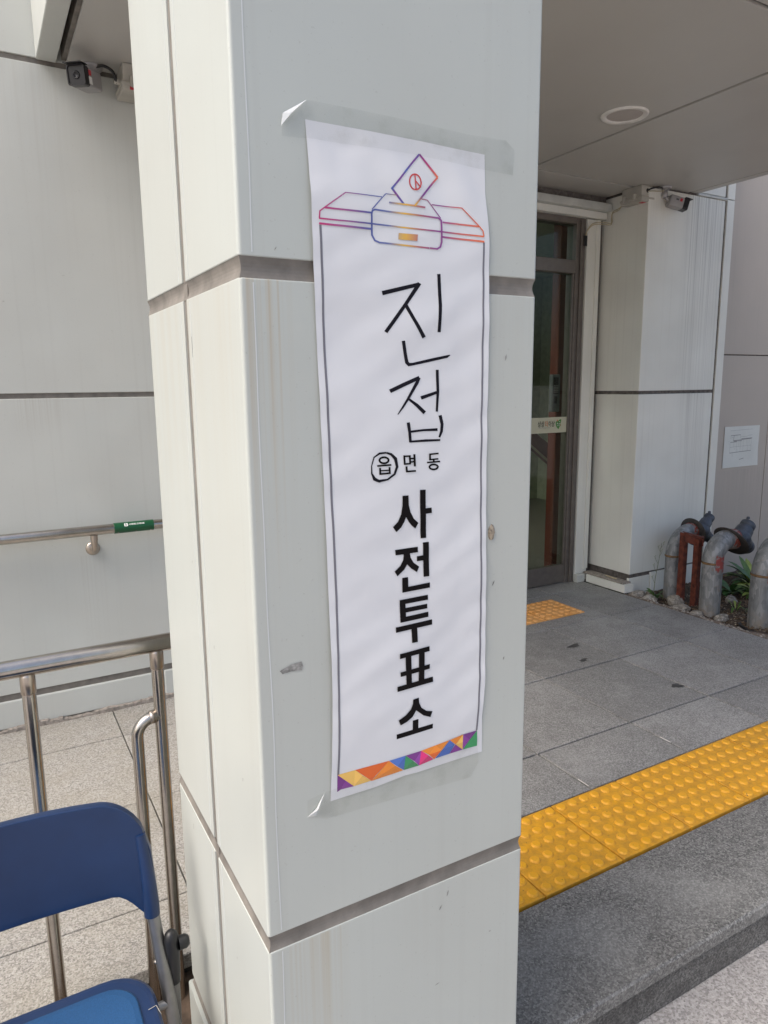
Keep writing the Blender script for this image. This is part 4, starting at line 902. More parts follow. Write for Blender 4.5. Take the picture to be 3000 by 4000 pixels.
TRI=[[[(398.49,838.07),(411.41,825.14),(403.75,813.26),(397.83,810.98)],(0.17,0.034,0.212)],[[(411.41,825.14),(424.97,811.86),(403.75,813.26)],(0.22,0.044,0.275)],[[(398.49,838.07),(426.98,837.2),(424.97,811.86)],(0.82,0.5,0.12)],[[(426.98,837.2),(439.25,824.82),(424.97,811.86)],(0.918,0.56,0.134)],[[(439.25,824.82),(453.69,812.07),(424.97,811.86)],(0.754,0.46,0.11)],[[(426.98,837.2),(483.67,835.53),(461.08,818.27),(454.34,811.45)],(0.72,0.13,0.02)],[[(483.67,835.53),(494.91,824.19),(454.34,811.45)],(0.836,0.264,0.033)],[[(494.91,824.19),(508.63,812.65),(454.34,811.45)],(0.684,0.216,0.027)],[[(483.67,835.53),(512.25,835.88),(498.33,822.12)],(0.084,0.182,0.56)],[[(512.25,835.88),(509.79,812.74),(498.33,822.12)],(0.066,0.143,0.44)],[[(512.25,835.88),(525.02,824.06),(509.79,812.74)],(0.04,0.3,0.11)],[[(525.02,824.06),(536.8,812.4),(509.79,812.74)],(0.032,0.24,0.088)],[[(512.25,835.88),(540.41,835.93),(528.54,821.97)],(0.2,0.04,0.25)],[[(540.41,835.93),(536.8,812.4),(528.54,821.97)],(0.3,0.06,0.375)],[[(540.41,835.93),(553.56,824.61),(536.8,812.4)],(0.816,0.036,0.216)],[[(553.56,824.61),(563.25,815.27),(536.8,812.4)],(0.578,0.025,0.153)],[[(540.41,835.93),(566.85,837.97),(554.76,825.37)],(0.836,0.264,0.033)],[[(566.85,837.97),(592.66,839.72),(577.9,826.56)],(0.76,0.24,0.03)],[[(566.85,837.97),(577.9,826.56),(554.76,825.37)],(0.912,0.288,0.036)],[[(554.76,825.37),(577.9,826.56),(564.47,814.92)],(0.792,0.143,0.022)],[[(592.66,839.72),(603.25,828.85),(580.36,826.98)],(0.072,0.156,0.48)],[[(603.25,828.85),(592.83,815.72),(565.69,815.68),(580.36,826.98)],(0.06,0.13,0.4)],[[(592.66,839.72),(618.54,842.1),(604.76,828.44)],(0.76,0.24,0.03)],[[(604.76,828.44),(618.83,815.59),(592.83,815.72)],(0.2,0.04,0.25)],[[(618.54,842.1),(618.69,828.65),(605.26,828.3)],(0.902,0.55,0.132)],[[(618.69,828.65),(618.83,815.59),(605.26,828.3)],(0.697,0.425,0.102)],[[(618.54,842.1),(646.08,841.54),(632.0,829.53)],(0.18,0.036,0.225)],[[(618.54,842.1),(632.0,829.53),(618.83,815.59)],(0.24,0.048,0.3)],[[(646.08,841.54),(647.07,827.72),(632.02,828.4)],(0.04,0.3,0.11)],[[(647.07,827.72),(647.28,814.49),(618.83,815.59),(632.02,828.4)],(0.038,0.285,0.104)]]
EDGE_L=[(376.96,1702.77),(378.89,1662.37),(380.1,1622.89),(381.45,1532.54),(383.58,1462.23),(386.27,1347.32),(389.0,1223.48),(391.1,1097.99),(392.77,977.97),(392.1,928.16),(389.9,858.87),(387.32,799.49)]
EDGE_R=[(647.52,1700.47),(649.44,1654.38),(655.5,1593.3),(656.53,1539.77),(657.22,1470.73),(656.99,1339.16),(656.58,1197.8),(658.81,1054.49),(660.53,917.44),(655.67,861.6),(657.43,820.37),(658.03,800.77)]
EDGE_T=[(376.96,1702.77),(442.24,1703.06),(533.06,1702.5),(569.5,1701.56),(647.52,1700.47)]
EDGE_B=[(387.32,799.49),(460.81,799.3),(513.22,802.64),(532.02,801.37),(620.78,801.05),(658.03,800.77)]
LINE_L=[(391.78,1583.16),(393.19,1522.01),(393.89,1462.55),(396.85,1347.01),(399.32,1222.49),(402.58,1096.12),(402.56,975.75),(401.87,889.5),(399.73,837.69)]
LINE_R=[(645.55,1583.7),(646.35,1537.86),(646.05,1470.38),(646.26,1339.48),(646.53,1198.77),(649.17,1056.05),(649.74,930.56),(647.58,877.35),(645.55,841.68)]
TAPE_T=[(347.09,1692.08),(379.28,1725.04),(486.82,1725.42),(617.43,1722.17),(684.28,1724.19),(699.89,1713.86),(698.03,1679.74),(647.08,1680.37),(525.85,1684.55),(379.91,1681.66),(346.02,1679.53)]
FOLD_T=[(345.06,1690.07),(347.96,1704.88),(379.26,1724.53),(361.79,1708.0),(351.57,1697.02)]
TAPE_B=[(351.41,812.05),(378.92,817.12),(478.96,818.23),(563.24,822.97),(649.16,811.24),(650.89,785.57),(635.49,762.52),(605.83,764.19),(501.36,769.35),(380.84,774.14),(351.57,785.62)]
FOLD_B=[(349.62,787.29),(364.01,795.78),(378.31,817.31),(369.06,794.12),(363.71,785.65)]

mm = lambda p: (p[0] / 1000.0, p[1] / 1000.0)
BX0, BX1, BZ0, BZ1 = .377, .658, .799, 1.704


def bulge(x, z):
    """How far the paper stands off the column (metres)."""
    u = (x - BX0) / (BX1 - BX0)
    v = (z - BZ0) / (BZ1 - BZ0)
    e = min(1, max(0, min(v * 9, (1 - v) * 9)))
    hold = e * e * (3 - 2 * e)
    w = .0028 + .0018 * math.sin(u * 3.0 + .4) + .0022 * noise.noise((u * 1.1, v * 6.0 + u * .8, .3)) + 0.0014 * noise.noise((u * 1.6, v * 9 - u * 1.2, 4.3)) + .0008 * noise.noise((u * 2.6, v * 17 + u * 1.1, 2.7))
    w += .0013 * noise.noise((u * 3.2, v * 26 - u * 3, 9.1))
    w *= .25 + .75 * hold
    w += .0022 * max(0, u - .82) / .18 * hold * (.6 + .6 * noise.noise((0, v * 5, 2)))
    w += .0016 * max(0, .12 - u) / .12 * hold * (.4 + .8 * noise.noise((5, v * 4, 2)))
    # puckers under the top tape
    tp = max(0, min(1, (v - .86) / .06)) * max(0, min(1, (1.02 - v) / .05))
    w += .0017 * tp * (math.sin(u * 17 + v * 40) * .6 + noise.noise((u * 7, v * 22, 1.5)))
    return max(.0006, w)


def interp_edge(e, key, q):
    pts = sorted([mm(p) for p in e], key=lambda p: p[key])
    if q <= pts[0][key]:
        return pts[0][1 - key]
    for a, b in zip(pts, pts[1:]):
        if q <= b[key]:
            f = (q - a[key]) / max(1e-9, b[key] - a[key])
            return a[1 - key] + (b[1 - key] - a[1 - key]) * f
    return pts[-1][1 - key]


def conform(mb_polys, lift, mat, name, parent, colors=None, cut=.010):
    bm = bmesh.new()
    lay = bm.verts.layers.float_color.new('ink') if colors else None
    for k, poly in enumerate(mb_polys):
        vs = [bm.verts.new((x, lift + .00002 * (k % 40), z)) for x, z in poly]
        if colors:
            cs = colors[k]
            for i, v in enumerate(vs):
                c = cs[i] if isinstance(cs[0], tuple) else cs
                v[lay] = (*c, 1)
        try:
            bm.faces.new(vs)
        except ValueError:
            pass
    bm.normal_update()
    bmesh.ops.triangulate(bm, faces=bm.faces)
    for _ in range(5):
        es = [e for e in bm.edges if e.calc_length() > cut]
        if not es:
            break
        bmesh.ops.subdivide_edges(bm, edges=es, cuts=1)
        bmesh.ops.triangulate(bm, faces=bm.faces)
    for v in bm.verts:
        x, l, z = v.co
        v.co = (x, CY0 - bulge(x, z) - l, z)
    for f in bm.faces:
        f.normal_update()
        if f.normal.y > 0:
            f.normal_flip()
        f.smooth = True
    off = root_off(parent)
    for v in bm.verts:
        v.co -= off
    me = bpy.data.meshes.new(name)
    bm.to_mesh(me)
    bm.free()
    me.materials.append(M[mat])
    o = bpy.data.objects.new(name, me)
    COL.objects.link(o)
    o.parent = parent
    return o

bn = thing('voting_banner', 'long white paper voting banner taped to the column front', 'banner', (.515, CY0 - .004, BZ0))
NX, NZ = 56, 180
vs, fs = [], []
for j in range(NZ + 1):
    v = j / NZ
    zc = BZ0 + (BZ1 - BZ0) * v
    xl = interp_edge(EDGE_L, 1, zc)
    xr = interp_edge(EDGE_R, 1, zc)
    for i in range(NX + 1):
        x = xl + (xr - xl) * i / NX
        zt = interp_edge(EDGE_T, 0, x)
        zb = interp_edge(EDGE_B, 0, x)
        z = zb + (zt - zb) * v
        vs.append((x, CY0 - bulge(x, z), z))
fs = [(j * (NX + 1) + i, j * (NX + 1) + i + 1, (j + 1) * (NX + 1) + i + 1, (j + 1) * (NX + 1) + i) for j in range(NZ) for i in range(NX)]
pm = MB().add(vs, fs, True)
part('paper', pm, 'paper', bn, recalc=False)
P_ = lambda polys: [[mm(p) for p in q] for q in polys]
conform(P_(HAND), .00035, 'ink_marker', 'handwritten_lettering', bn)
conform(P_(TXT), .00035, 'ink_black', 'printed_lettering', bn)
polys, cols = [], []
for L, Rr, C in ART:
    for i in range(len(L) - 1):
        polys.append([mm(L[i]), mm(L[i + 1]), mm(Rr[i + 1]), mm(Rr[i])])
        cols.append([C[i], C[i + 1], C[i + 1], C[i]])
conform(polys, .00035, 'ink_colours', 'ballot_box_drawing', bn, cols)
conform(P_([q[0] for q in TRI]), .00035, 'ink_colours', 'triangle_border', bn, [q[1] for q in TRI], .012)
for line in (LINE_L, LINE_R):
    pl = [mm(p) for p in line]
    lp = []
    for a, b in zip(pl, pl[1:]):
        if abs(a[1] - b[1]) < 1e-4:
            continue
        lp.append([(a[0] - .0016, a[1]), (a[0] + .0016, a[1]), (b[0] + .0016, b[1]), (b[0] - .0016, b[1])])
    conform(lp, .0003, 'ink_grey', 'border_line', bn)


def tape_piece(name, label, strip, fold):
    x0 = min(p[0] for p in strip) / 1000
    z0 = min(p[1] for p in strip) / 1000
    t = thing(name, label, 'adhesive tape', (x0, CY0 - .001, z0))
    bm = bmesh.new()
    bm.faces.new([bm.verts.new((p[0] / 1000, 0, p[1] / 1000)) for p in strip])
    bm.normal_update()
    bmesh.ops.triangulate(bm, faces=bm.faces)
    for _ in range(6):
        es = [e for e in bm.edges if e.calc_length() > .012]
        if not es:
            break
        bmesh.ops.subdivide_edges(bm, edges=es, cuts=1)
        bmesh.ops.triangulate(bm, faces=bm.faces)
    off = root_off(t)
    for v in bm.verts:
        x, _, z = v.co
        inside = BX0 - .002 < x < BX1 and BZ0 - .002 < z < BZ1 + .001
        d = bulge(x, z) + .0007 if inside else .0010 + .0005 * noise.noise((x * 60, z * 60, 0))
        d += .0006 * abs(noise.noise((x * 25, z * 40, 7)))
        v.co = Vector((x, CY0 - d, z)) - off
    for f in bm.faces:
        f.smooth = True
    me = bpy.data.meshes.new('strip')
    bm.to_mesh(me)
    bm.free()
    me.materials.append(M['tape'])
    s = bpy.data.objects.new('strip', me)
    COL.objects.link(s)
    s.parent = t
    fm = MB()
    n = len(fold)
    cxm = sum(p[0] for p in fold) / n / 1000
    czm = sum(p[1] for p in fold) / n / 1000
    ring = [(p[0] / 1000, CY0 - .0022, p[1] / 1000) for p in fold]
    fm.add(ring + [(cxm, CY0 - .0065, czm)], [(i, (i + 1) % n, n) for i in range(n)])
    part('folded_corner', fm, 'tape_fold', t)
    return t
tape_piece('clear_tape', 'clear tape strip stuck across the top edge of the banner', TAPE_T, FOLD_T)
tape_piece('clear_tape', 'clear tape strip stuck along the bottom edge of the banner', TAPE_B, FOLD_B)

# ---------------------------------------------------------------- wall handrail
wr = thing('wall_handrail', 'stainless handrail on the ramp wall with a green braille sleeve', 'handrail', (.36, 3.06, .815))
RZ, RY, RR = .815, 3.06, .0205
part('rail', MB().tube([(-3.2, RY, RZ), (.95, RY, RZ)], RR, 24), 'stainless', wr)
for bx in (.367, -.95, -2.2):
    br = part('bracket', MB().tube([(bx, RY, RZ - .018), (bx, RY, RZ - .05)] + arc((bx, RY + .028, RZ - .06), .028, PI, 1.5 * PI, 6, (0, 1, 0), (0, 0, 1))[1:] + [(bx, WY - .003, RZ - .088)], 0.0125, 14), 'stainless_worn', wr)
    part('collar', MB().tube([(bx, RY, RZ - .019), (bx, RY, RZ - .042)], .0145, 14), 'stainless_worn', br)
    part('flange', MB().lathe([(0, .010), (.010, .010), (.024, .007), (.0285, .002), (.0285, 0)], (bx, WY - .0005, RZ - .088), (0, -1, 0), 24), 'stainless_worn', br)
sv = part('braille_sleeve', MB().tube([(.4455, RY, RZ), (.604, RY, RZ)], RR + .0018, 28, cap=True), 'green_sleeve', wr)
aa = math.radians(38)
nv = Vector((0, -math.cos(aa), math.sin(aa)))
tv = Vector((0, math.sin(aa), math.cos(aa)))
og = Vector((.503, RY, RZ)) + nv * (RR + .0026) - tv * .003
tmx, w = text_mesh('시각장애인 안내표시판', .0085, og, (.78, 0, 0), tv, .0003)
part('sleeve_lettering', tmx, 'white_print', sv, recalc=False)
ic = Vector((.492, RY, RZ)) + nv * (RR + .0024)
icm = MB()
sq = [(-.0075, -.006), (-.006, -.0072), (.006, -.0072), (.0075, -.006), (.0075, .006), (.006, .0072), (-.006, .0072), (-.0075, .006)]
icm.add([ic + Vector((1, 0, 0)) * a + tv * b for a, b in sq], [tuple(range(8))])
part('sleeve_icon', icm, 'white_print', sv, recalc=False)
icm = MB()
for q in ([(-.002, .0052), (.0, .0052), (.0, .0032), (-.002, .0032)], [(-.0022, .0028), (.0008, .0028), (.0018, -.001), (-.0012, -.001)], [(-.0008, -.001), (.0008, -.001), (.003, -.0058), (.0012, -.0058)], [(-.0015, -.001), (-.0004, -.001), (-.0022, -.0058), (-.0036, -.0058)]):
    icm.add([ic + nv * .0003 + Vector((1, 0, 0)) * a + tv * b for a, b in q], [(0, 1, 2, 3)])
part('sleeve_icon', icm, 'green_sleeve', sv, recalc=False)
for bx in (.460, .532, .590):
    ab = math.radians(-52)
    d = Vector((0, -math.cos(ab), math.sin(ab)))
    part('rivet', MB().lathe([(0, .0026), (.0024, .0018), (.0032, 0)], Vector((bx, RY, RZ)) + d * (RR + .001), d, 10), 'stainless', sv)

# ---------------------------------------------------------------- front railing
FY, FZ, FR = 1.57, .823, .0193
fr = thing('ramp_railing', 'stainless tube railing with looped end beside the blue chair', 'railing', (.04, FY, -.06))
part('top_rail', MB().tube([(-3.2, FY, FZ), (.80, FY, FZ)], FR, 28), 'stainless', fr)
for px in (.0375, .2975, -1.05, -2.2):
    po = part('post', MB().tube([(px, FY, -.10), (px, FY, FZ - .024)], .0137, 20), 'stainless', fr)
    part('post_collar', MB().lathe([(.0137, -.058), (.0152, -.056), (.0152, -.020), (.0140, -.016), (.010, -.012)], (px, FY, FZ), (0, 0, 1), 20), 'stainless_worn', po)
hx = .244
loop = [(.2975, FY, .652), (.285, FY, .652)] + arc((.285, FY, .611), .041, PI / 2, PI, 10, (1, 0, 0), (0, 0, 1))[1:] + [(hx, FY, .55), (.243, FY, .3), (.240, FY, -.10)]
lp_ = part('end_loop', MB().tube(loop, .0135, 20), 'stainless', fr)
part('weld_ring', MB().lathe([(.0137, 0), (.0152, .001), (.0152, .013), (.0137, .014)], (.2865, FY, .652), (-1, 0, 0), 16), 'stainless_worn', lp_)

# ---------------------------------------------------------------- folding chair (faces the street)
ch = thing('folding_chair', 'blue plastic folding chair with grey tube frame beside the column', 'chair', (-.03, 1.10, GZ))
CXC = -.030
def back_y(x, z):
    u = (x - CXC) / .245
    return 1.243 + .030 * (1 - u * u) + .10 * (z - .42)
def back_grid():
    NU, NV = 44, 14
    vs = []
    for j in range(NV + 1):
        for i in range(NU + 1):
            u = -1 + 2 * i / NU
            au = abs(u)
            s = math.copysign(1, u)
            # side edge leans in towards the top corner, corners rounded
            zt = .648 - .012 * u * u
            k = max(0, (au - .66) / .34)
            zt -= .095 * (1 - math.sqrt(max(0, 1 - k * k)))
            zb = .468 - .004 * (1 - u * u)
            kb = max(0, (au - .70) / .20)
            zb -= .048 * min(1, kb) ** 1.6
            v = j / NV
            z = zb + (zt - zb) * v
            x = CXC + .2385 * u - s * .010 * max(0, (z - .45) / .2) * au
            vs.append((x, back_y(x, z), z))
    fs = [(j * (NU + 1) + i, j * (NU + 1) + i + 1, (j + 1) * (NU + 1) + i + 1, (j + 1) * (NU + 1) + i) for j in range(NV) for i in range(NU)]
    return MB().add(vs, fs, True)
bk = part('backrest', back_grid(), 'chair_blue', ch)
md = bk.modifiers.new('thick', 'SOLIDIFY')
md.thickness = .020
md.offset = 0
md = bk.modifiers.new('round', 'BEVEL')
md.width = .0085
md.segments = 4
md.limit_method = 'ANGLE'
md.angle_limit = math.radians(50)
for s in (-1, 1):
    sx = CXC + s * .2250
    part('backrest_sleeve', MB().tube([(sx, 1.2425, .416), (sx, 1.2435, .44), (sx - s * .001, 1.247, .48), (sx - s * .004, 1.253, .53), (sx - s * .008, 1.259, .575)], [.0145, .0145, .0130, .0112, .0095], 16), 'chair_blue', bk)

def seat_outline(x0, x1, y0, y1, r, z, n=7):
    pts = []
    for cx, cy, a0 in ((x1 - r, y1 - r, 0), (x0 + r, y1 - r, PI / 2), (x0 + r, y0 + r, PI), (x1 - r, y0 + r, 1.5 * PI)):
        pts += [(cx + r * math.cos(a0 + PI / 2 * k / n), cy + r * math.sin(a0 + PI / 2 * k / n), z) for k in range(n + 1)]
    return pts
SX0, SX1, SY0, SY1, SZ = -.245, .183, .85, 1.268, .298
def seat_loft(d, r, z_list):
    return MB().loft([seat_outline(SX0 + e + d, SX1 - e - d, SY0 + e + d, SY1 - e - d, r, z) for e, z in z_list], smooth=False)
st_ = part('seat', seat_loft(0, .075, [(.012, SZ - .034), (.002, SZ - .026), (0, SZ - .014), (.002, SZ - .006), (.007, SZ - .001), (.014, SZ), (.028, SZ - .0005)]), 'chair_blue', ch)
part('seat_pad', seat_loft(.032, .055, [(0, SZ - .003), (.0005, SZ + .002), (.003, SZ + .0045), (.012, SZ + .006)]), 'chair_pad', st_)
for y_ in (1.155, 1.06):
    part('stitch', MB().tube([(SX1 - .020, y_, SZ + .002), (SX1 - .006, y_ + .004, SZ + .001), (SX1 - .001, y_ - .01, SZ - .008)], .0007, 6), 'beige_plastic', st_)
for s in (-1, 1):
    bx = CXC + s * .2262
    part('front_leg', MB().tube([(bx - s * .001, 1.247, .445), (bx, 1.2435, .42), (bx + s * .016, 1.19, .205), (bx + s * .026, 1.10, -.02), (bx + s * .03, 1.05, GZ + .014)], .0118, 16), 'grey_tube', ch)
    part('rear_leg', MB().tube([(bx + s * .026, 1.222, .372), (bx + s * .026, 1.222, .24), (bx + s * .026, 1.245, .06), (bx + s * .026, 1.285, GZ + .014)], .0105, 14), 'grey_tube', ch)
    cp = part('leg_cap', MB().lathe([(0, .080), (.006, .079), (.0115, .073), (.0138, .062), (.0138, .03), (.0125, -.02), (.0125, -.028), (.0115, -.030)], (bx + s * .026, 1.222, .305), (0, 0, 1), 18), 'black_plastic', ch)
    part('cap_knob', MB().lathe([(0, .020), (.009, .019), (.013, .013), (.013, 0)], (bx + s * .038, 1.218, .355), (s, 0, 0), 16), 'black_plastic', cp)
    part('rivet', MB().lathe([(0, .004), (.004, .003), (.006, 0)], (bx - s * .003, 1.222, .330), (-s * .6, -.8, 0), 12), 'stainless', ch)
    part('hinge_bracket', MB().box(bx - s * .055 if s > 0 else bx + .012, bx - s * .012 if s > 0 else bx + .055, 1.205, 1.212, .225, .275, .003).box(bx - s * .030 if s > 0 else bx + .016, bx - .016 if s > 0 else bx + .030, 1.17, 1.205, .24, .27, .003), 'dark_plate', ch)
    part('foot', MB().lathe([(.0135, 0), (.0145, .008), (.0135, .03), (.0119, .034)], (bx + s * .03, 1.05, GZ + .001), (0, -.3, 1), 12), 'black_plastic', ch)
    part('foot', MB().lathe([(.0125, 0), (.0135, .008), (.0125, .03), (.0106, .034)], (bx + s * .026, 1.285, GZ + .001), (0, -.2, 1), 12), 'black_plastic', ch)
part('crossbar', MB().tube([(CXC - .256, 1.15, .10), (CXC + .256, 1.15, .10)], .008, 10), 'grey_tube', ch)
part('seat_rail', MB().tube([(CXC - .235, 1.20, .255), (CXC + .235, 1.20, .255)], .008, 10), 'grey_tube', ch)

# ---------------------------------------------------------------- security cameras and boxes
def security_camera(loc, yaw, pitch, label, base, labels):
    """Bullet camera hung from the soffit; local +X is where it looks."""
    t = thing('security_camera', label, 'security camera', base, 'security cameras under the canopy')
    T = lambda mb, m4: [tuple(m4 @ Vector(p)) for p in mb]
    bx, by, bz = base
    part('base_plate', MB().lathe([(.040, 0), (.040, -.008), (.036, -.012), (.018, -.015), (.016, -.03), (0, -.03)], base, (0, 0, 1), 24), 'silver_paint', t)
    body_c = Vector(loc)
    part('ball_joint', MB().lathe([(.0, -.028), (.015, -.022), (.018, -.035), (.018, -.058), (.012, -.066), (0, -.068)], base, (0, 0, 1), 18), 'silver_paint', t)
    m4 = Matrix.Translation(body_c) @ Matrix.Rotation(yaw, 4, 'Z') @ Matrix.Rotation(-pitch, 4, 'Y')
    jb = Vector((bx, by, bz - .055))
    part('arm', MB().tube([jb, body_c - (m4.to_3x3() @ Vector((.05, 0, 0)))], .011, 12), 'silver_paint', t)
    h, l = .033, .066

    def sq(x, s, r=.008):
        return [m4 @ Vector((x, a, b)) for (a, b) in [(c * (s - r) + r * math.cos(q), d * (s - r) + r * math.sin(q)) for (c, d, q0) in ((1, 1, 0), (-1, 1, PI / 2), (-1, -1, PI), (1, -1, 1.5 * PI)) for q in (q0, q0 + PI / 4, q0 + PI / 2)]]
    bd = part('body', MB().loft([sq(-.058, h - .006), sq(-.054, h), sq(l - .034, h)]), 'silver_paint', t)
    hd = part('front_hood', MB().loft([sq(l - .0335, h + .0005), sq(l, h + .001), sq(l, h - .003), sq(l - .004, h - .004)]), 'black_gloss', t)
    # visor over the lens
    vm = MB()
    a = [m4 @ Vector(p) for p in ((l - .03, -h - .001, h + .0015), (l + .018, -h - .001, h + .0015), (l + .018, h + .001, h + .0015), (l - .03, h + .001, h + .0015))]
    vm.prism(a, m4.to_3x3() @ Vector((0, 0, .003)))
    part('visor', vm, 'black_plastic', t)
    part('lens', MB().lathe([(.014, 0), (.013, .003), (.009, .003), (.008, .001), (0, .0015)], m4 @ Vector((l - .004, 0, 0)), m4.to_3x3() @ Vector((1, 0, 0)), 24), 'black_gloss', t)
    for (side, xa, xb, za, zb, mat) in labels:
        q = [(xa, za), (xb, za), (xb, zb), (xa, zb)]
        part('sticker', MB().add([m4 @ Vector((p[0], side * (h + .0006), p[1])) for p in q], [(0, 1, 2, 3)]), mat, bd)
    return t
CR = (3.862, 3.222, SOFFIT - .0005)
security_camera((3.935, 3.190, SOFFIT - .092), math.radians(-24), math.radians(-14), 'silver bullet camera under the canopy beside the pier', CR,
                [(-1, .004, .020, .004, .022, 'red_label'), (-1, -.022, -.004, .006, .016, 'grey_label')])
CL = (.500, 3.092, SOFFIT - .0005)
security_camera((.462, 3.005, SOFFIT - .082), math.radians(-128), math.radians(-8), 'dark fronted bullet camera under the canopy by the ramp wall', CL,
                [(1, .016, .034, .004, .022, 'red_label'), (1, .014, .036, -.024, .0, 'white_print')])


def junction_box(label, x0, x1, y0, y1, mark, latches):
    zt = SOFFIT - .0005
    t = thing('junction_box', label, 'junction box', ((x0 + x1) / 2, (y0 + y1) / 2, zt), 'junction boxes under the canopy')
    part('box_body', MB().box(x0 + .006, x1 - .006, y0 + .006, y1 - .006, zt - .062, zt, .004, 2), 'beige_plastic', t)
    ld = part('lid', MB().box(x0, x1, y0, y1, zt - .096, zt - .0622, .005, 2).box(x0 - .003, x1 + .003, y0 - .003, y1 + .003, zt - .080, zt - .068, .002), 'beige_plastic', t)
    for (lx, ly) in latches:
        part('latch', MB().box(lx - .012, lx + .012, ly - .008, ly + .008, zt - .086, zt - .046, .003), 'beige_plastic', ld)
    return t, ld, zt
jb, ld, zt = junction_box('beige junction box under the canopy beside the pier camera', 3.672, 3.782, 3.236, 3.404, None, ((3.668, 3.29), (3.668, 3.37)))
part('sticker', MB().box(3.70, 3.76, 3.255, 3.285, zt - .0968, zt - .0962), 'red_label', ld)
part('cable_hole', MB().lathe([(0, .001), (.013, .001), (.013, 0)], (3.730, 3.2415, zt - .030), (0, -1, 0), 16), 'black_plastic', jb)
part('camera_cable', MB().tube(smooth([(3.730, 3.241, zt - .030), (3.745, 3.222, zt - .020), (3.79, 3.212, zt - .010), (3.835, 3.216, zt - .010)]), .005, 8), 'black_plastic', jb)
part('camera_wire', MB().tube(smooth([(3.730, 3.241, zt - .034), (3.755, 3.220, zt - .035), (3.80, 3.212, zt - .033), (3.845, 3.214, zt - .024)]), .0028, 8), 'wire_cream', jb)
wm = [(3.69, 3.404, 2.50), (3.69, 3.43, 2.475), (3.71, 3.50, 2.470), (3.716, 3.515, 2.44), (3.70, 3.50, 2.40), (3.66, 3.53, 2.405), (3.60, 3.555, 2.40), (3.57, 3.57, 2.37), (3.555, 3.58, 2.33)]
for dz in (0, .010):
    part('door_wire', MB().tube(smooth([(x, y - dz * .4, z + dz) for x, y, z in wm]), .003, 8), 'wire_cream', jb)
part('wire_exit', MB().box(3.548, 3.572, 3.576, 3.5875, 2.27, 2.335, .002), 'black_plastic', jb)
jb2, ld2, zt = junction_box('beige junction box half hidden by the column, left canopy end', .588, .70, 2.990, 3.120, None, ((.63, 2.986), (.68, 2.986)))
rl = part('sticker', MB().box(.615, .675, 2.9862, 2.9868, zt - .095, zt - .084), 'red_label', ld2)
part('cable_gland', MB().lathe([(.010, 0), (.010, .02), (.007, .022)], (.588, 3.03, zt - .06), (-1, 0, 0), 12), 'beige_plastic', jb2)
part('camera_cable', MB().tube(smooth([(.510, 3.068, zt - .008), (.535, 3.04, zt - .010), (.562, 3.022, zt - .030), (.570, 3.022, zt - .055), (.575, 3.03, zt - .066)]), .0055, 10), 'black_plastic', jb2)

# ---------------------------------------------------------------- notice on the annex wall
nt = thing('notice_sheet', 'white paper notice with a faint floor plan on the pinkish wall', 'notice', (4.95, 3.287, .76))
NX0, NX1, NZ0, NZ1 = 4.717, 5.130, .760, 1.063
def nsheet(x, z):
    u, v = (x - NX0) / (NX1 - NX0), (z - NZ0) / (NZ1 - NZ0)
    return 3.2885 - .001 - .010 * max(0, u - .72) ** 2 * 8 * max(0, .35 - v) * 3 - .0015 * noise.noise((u * 3, v * 3, 0)) - .0015
nm = MB()
nvv = [(NX0 + (NX1 - NX0) * i / 20, nsheet(NX0 + (NX1 - NX0) * i / 20, NZ0 + (NZ1 - NZ0) * j / 16), NZ0 + (NZ1 - NZ0) * j / 16 - .006 * (1 - i / 20) * 0) for j in range(17) for i in range(21)]
nm.add(nvv, [(j * 21 + i, j * 21 + i + 1, (j + 1) * 21 + i + 1, (j + 1) * 21 + i) for j in range(16) for i in range(20)], True)
part('paper', nm, 'notice_paper', nt, recalc=False)
def nline(mb, u0, v0, u1, v1, w=.0022):
    n = 8
    for k in range(n):
        a, b = k / n, (k + 1) / n
        xa, za = NX0 + (NX1 - NX0) * (u0 + (u1 - u0) * a), NZ0 + (NZ1 - NZ0) * (v0 + (v1 - v0) * a)
        xb, zb = NX0 + (NX1 - NX0) * (u0 + (u1 - u0) * b), NZ0 + (NZ1 - NZ0) * (v0 + (v1 - v0) * b)
        if abs(u1 - u0) > abs(v1 - v0) * .7:
            q = [(xa, za - w / 2), (xb, zb - w / 2), (xb, zb + w / 2), (xa, za + w / 2)]
        else:
            q = [(xa - w / 2, za), (xa + w / 2, za), (xb + w / 2, zb), (xb - w / 2, zb)]
        mb.add([(x, nsheet(x, z) - .0006, z) for x, z in q], [(0, 1, 2, 3)])
    return mb
for q in ((.18, .78, .45, .79), (.27, .78, .26, .66), (.26, .655, .78, .685), (.27, .64, .5, .645), (.48, .69, .80, .695), (.18, .62, .36, .625), (.17, .36, .52, .375), (.52, .375, .78, .385)):
    part('plan_line', nline(MB(), *q, .0032), 'pencil', nt, recalc=False)
for q in ((.17, .62, .17, .36), (.78, .68, .78, .385), (.17, .50, .78, .515), (.28, .62, .28, .50), (.36, .62, .36, .37), (.42, .64, .42, .51), (.47, .64, .47, .38), (.55, .66, .55, .38), (.64, .67, .64, .51), (.68, .67, .68, .39), (.72, .67, .72, .52), (.45, .79, .45, .69), (.45, .74, .66, .745), (.66, .76, .80, .77), (.18, .78, .18, .70), (.20, .73, .25, .732), (.12, .64, .15, .65), (.16, .90, .80, .915), (.25, .36, .25, .27), (.30, .45, .33, .452), (.39, .44, .39, .40)):
    part('plan_line', nline(MB(), *q, .002), 'pencil_faint', nt, recalc=False)
sg = MB()
for k in range(9):
    nline(sg, .47 + k * .013, .175 + .003 * k, .478 + k * .013, .19 + .003 * k, .004)
part('plan_caption', sg, 'pencil', nt, recalc=False)

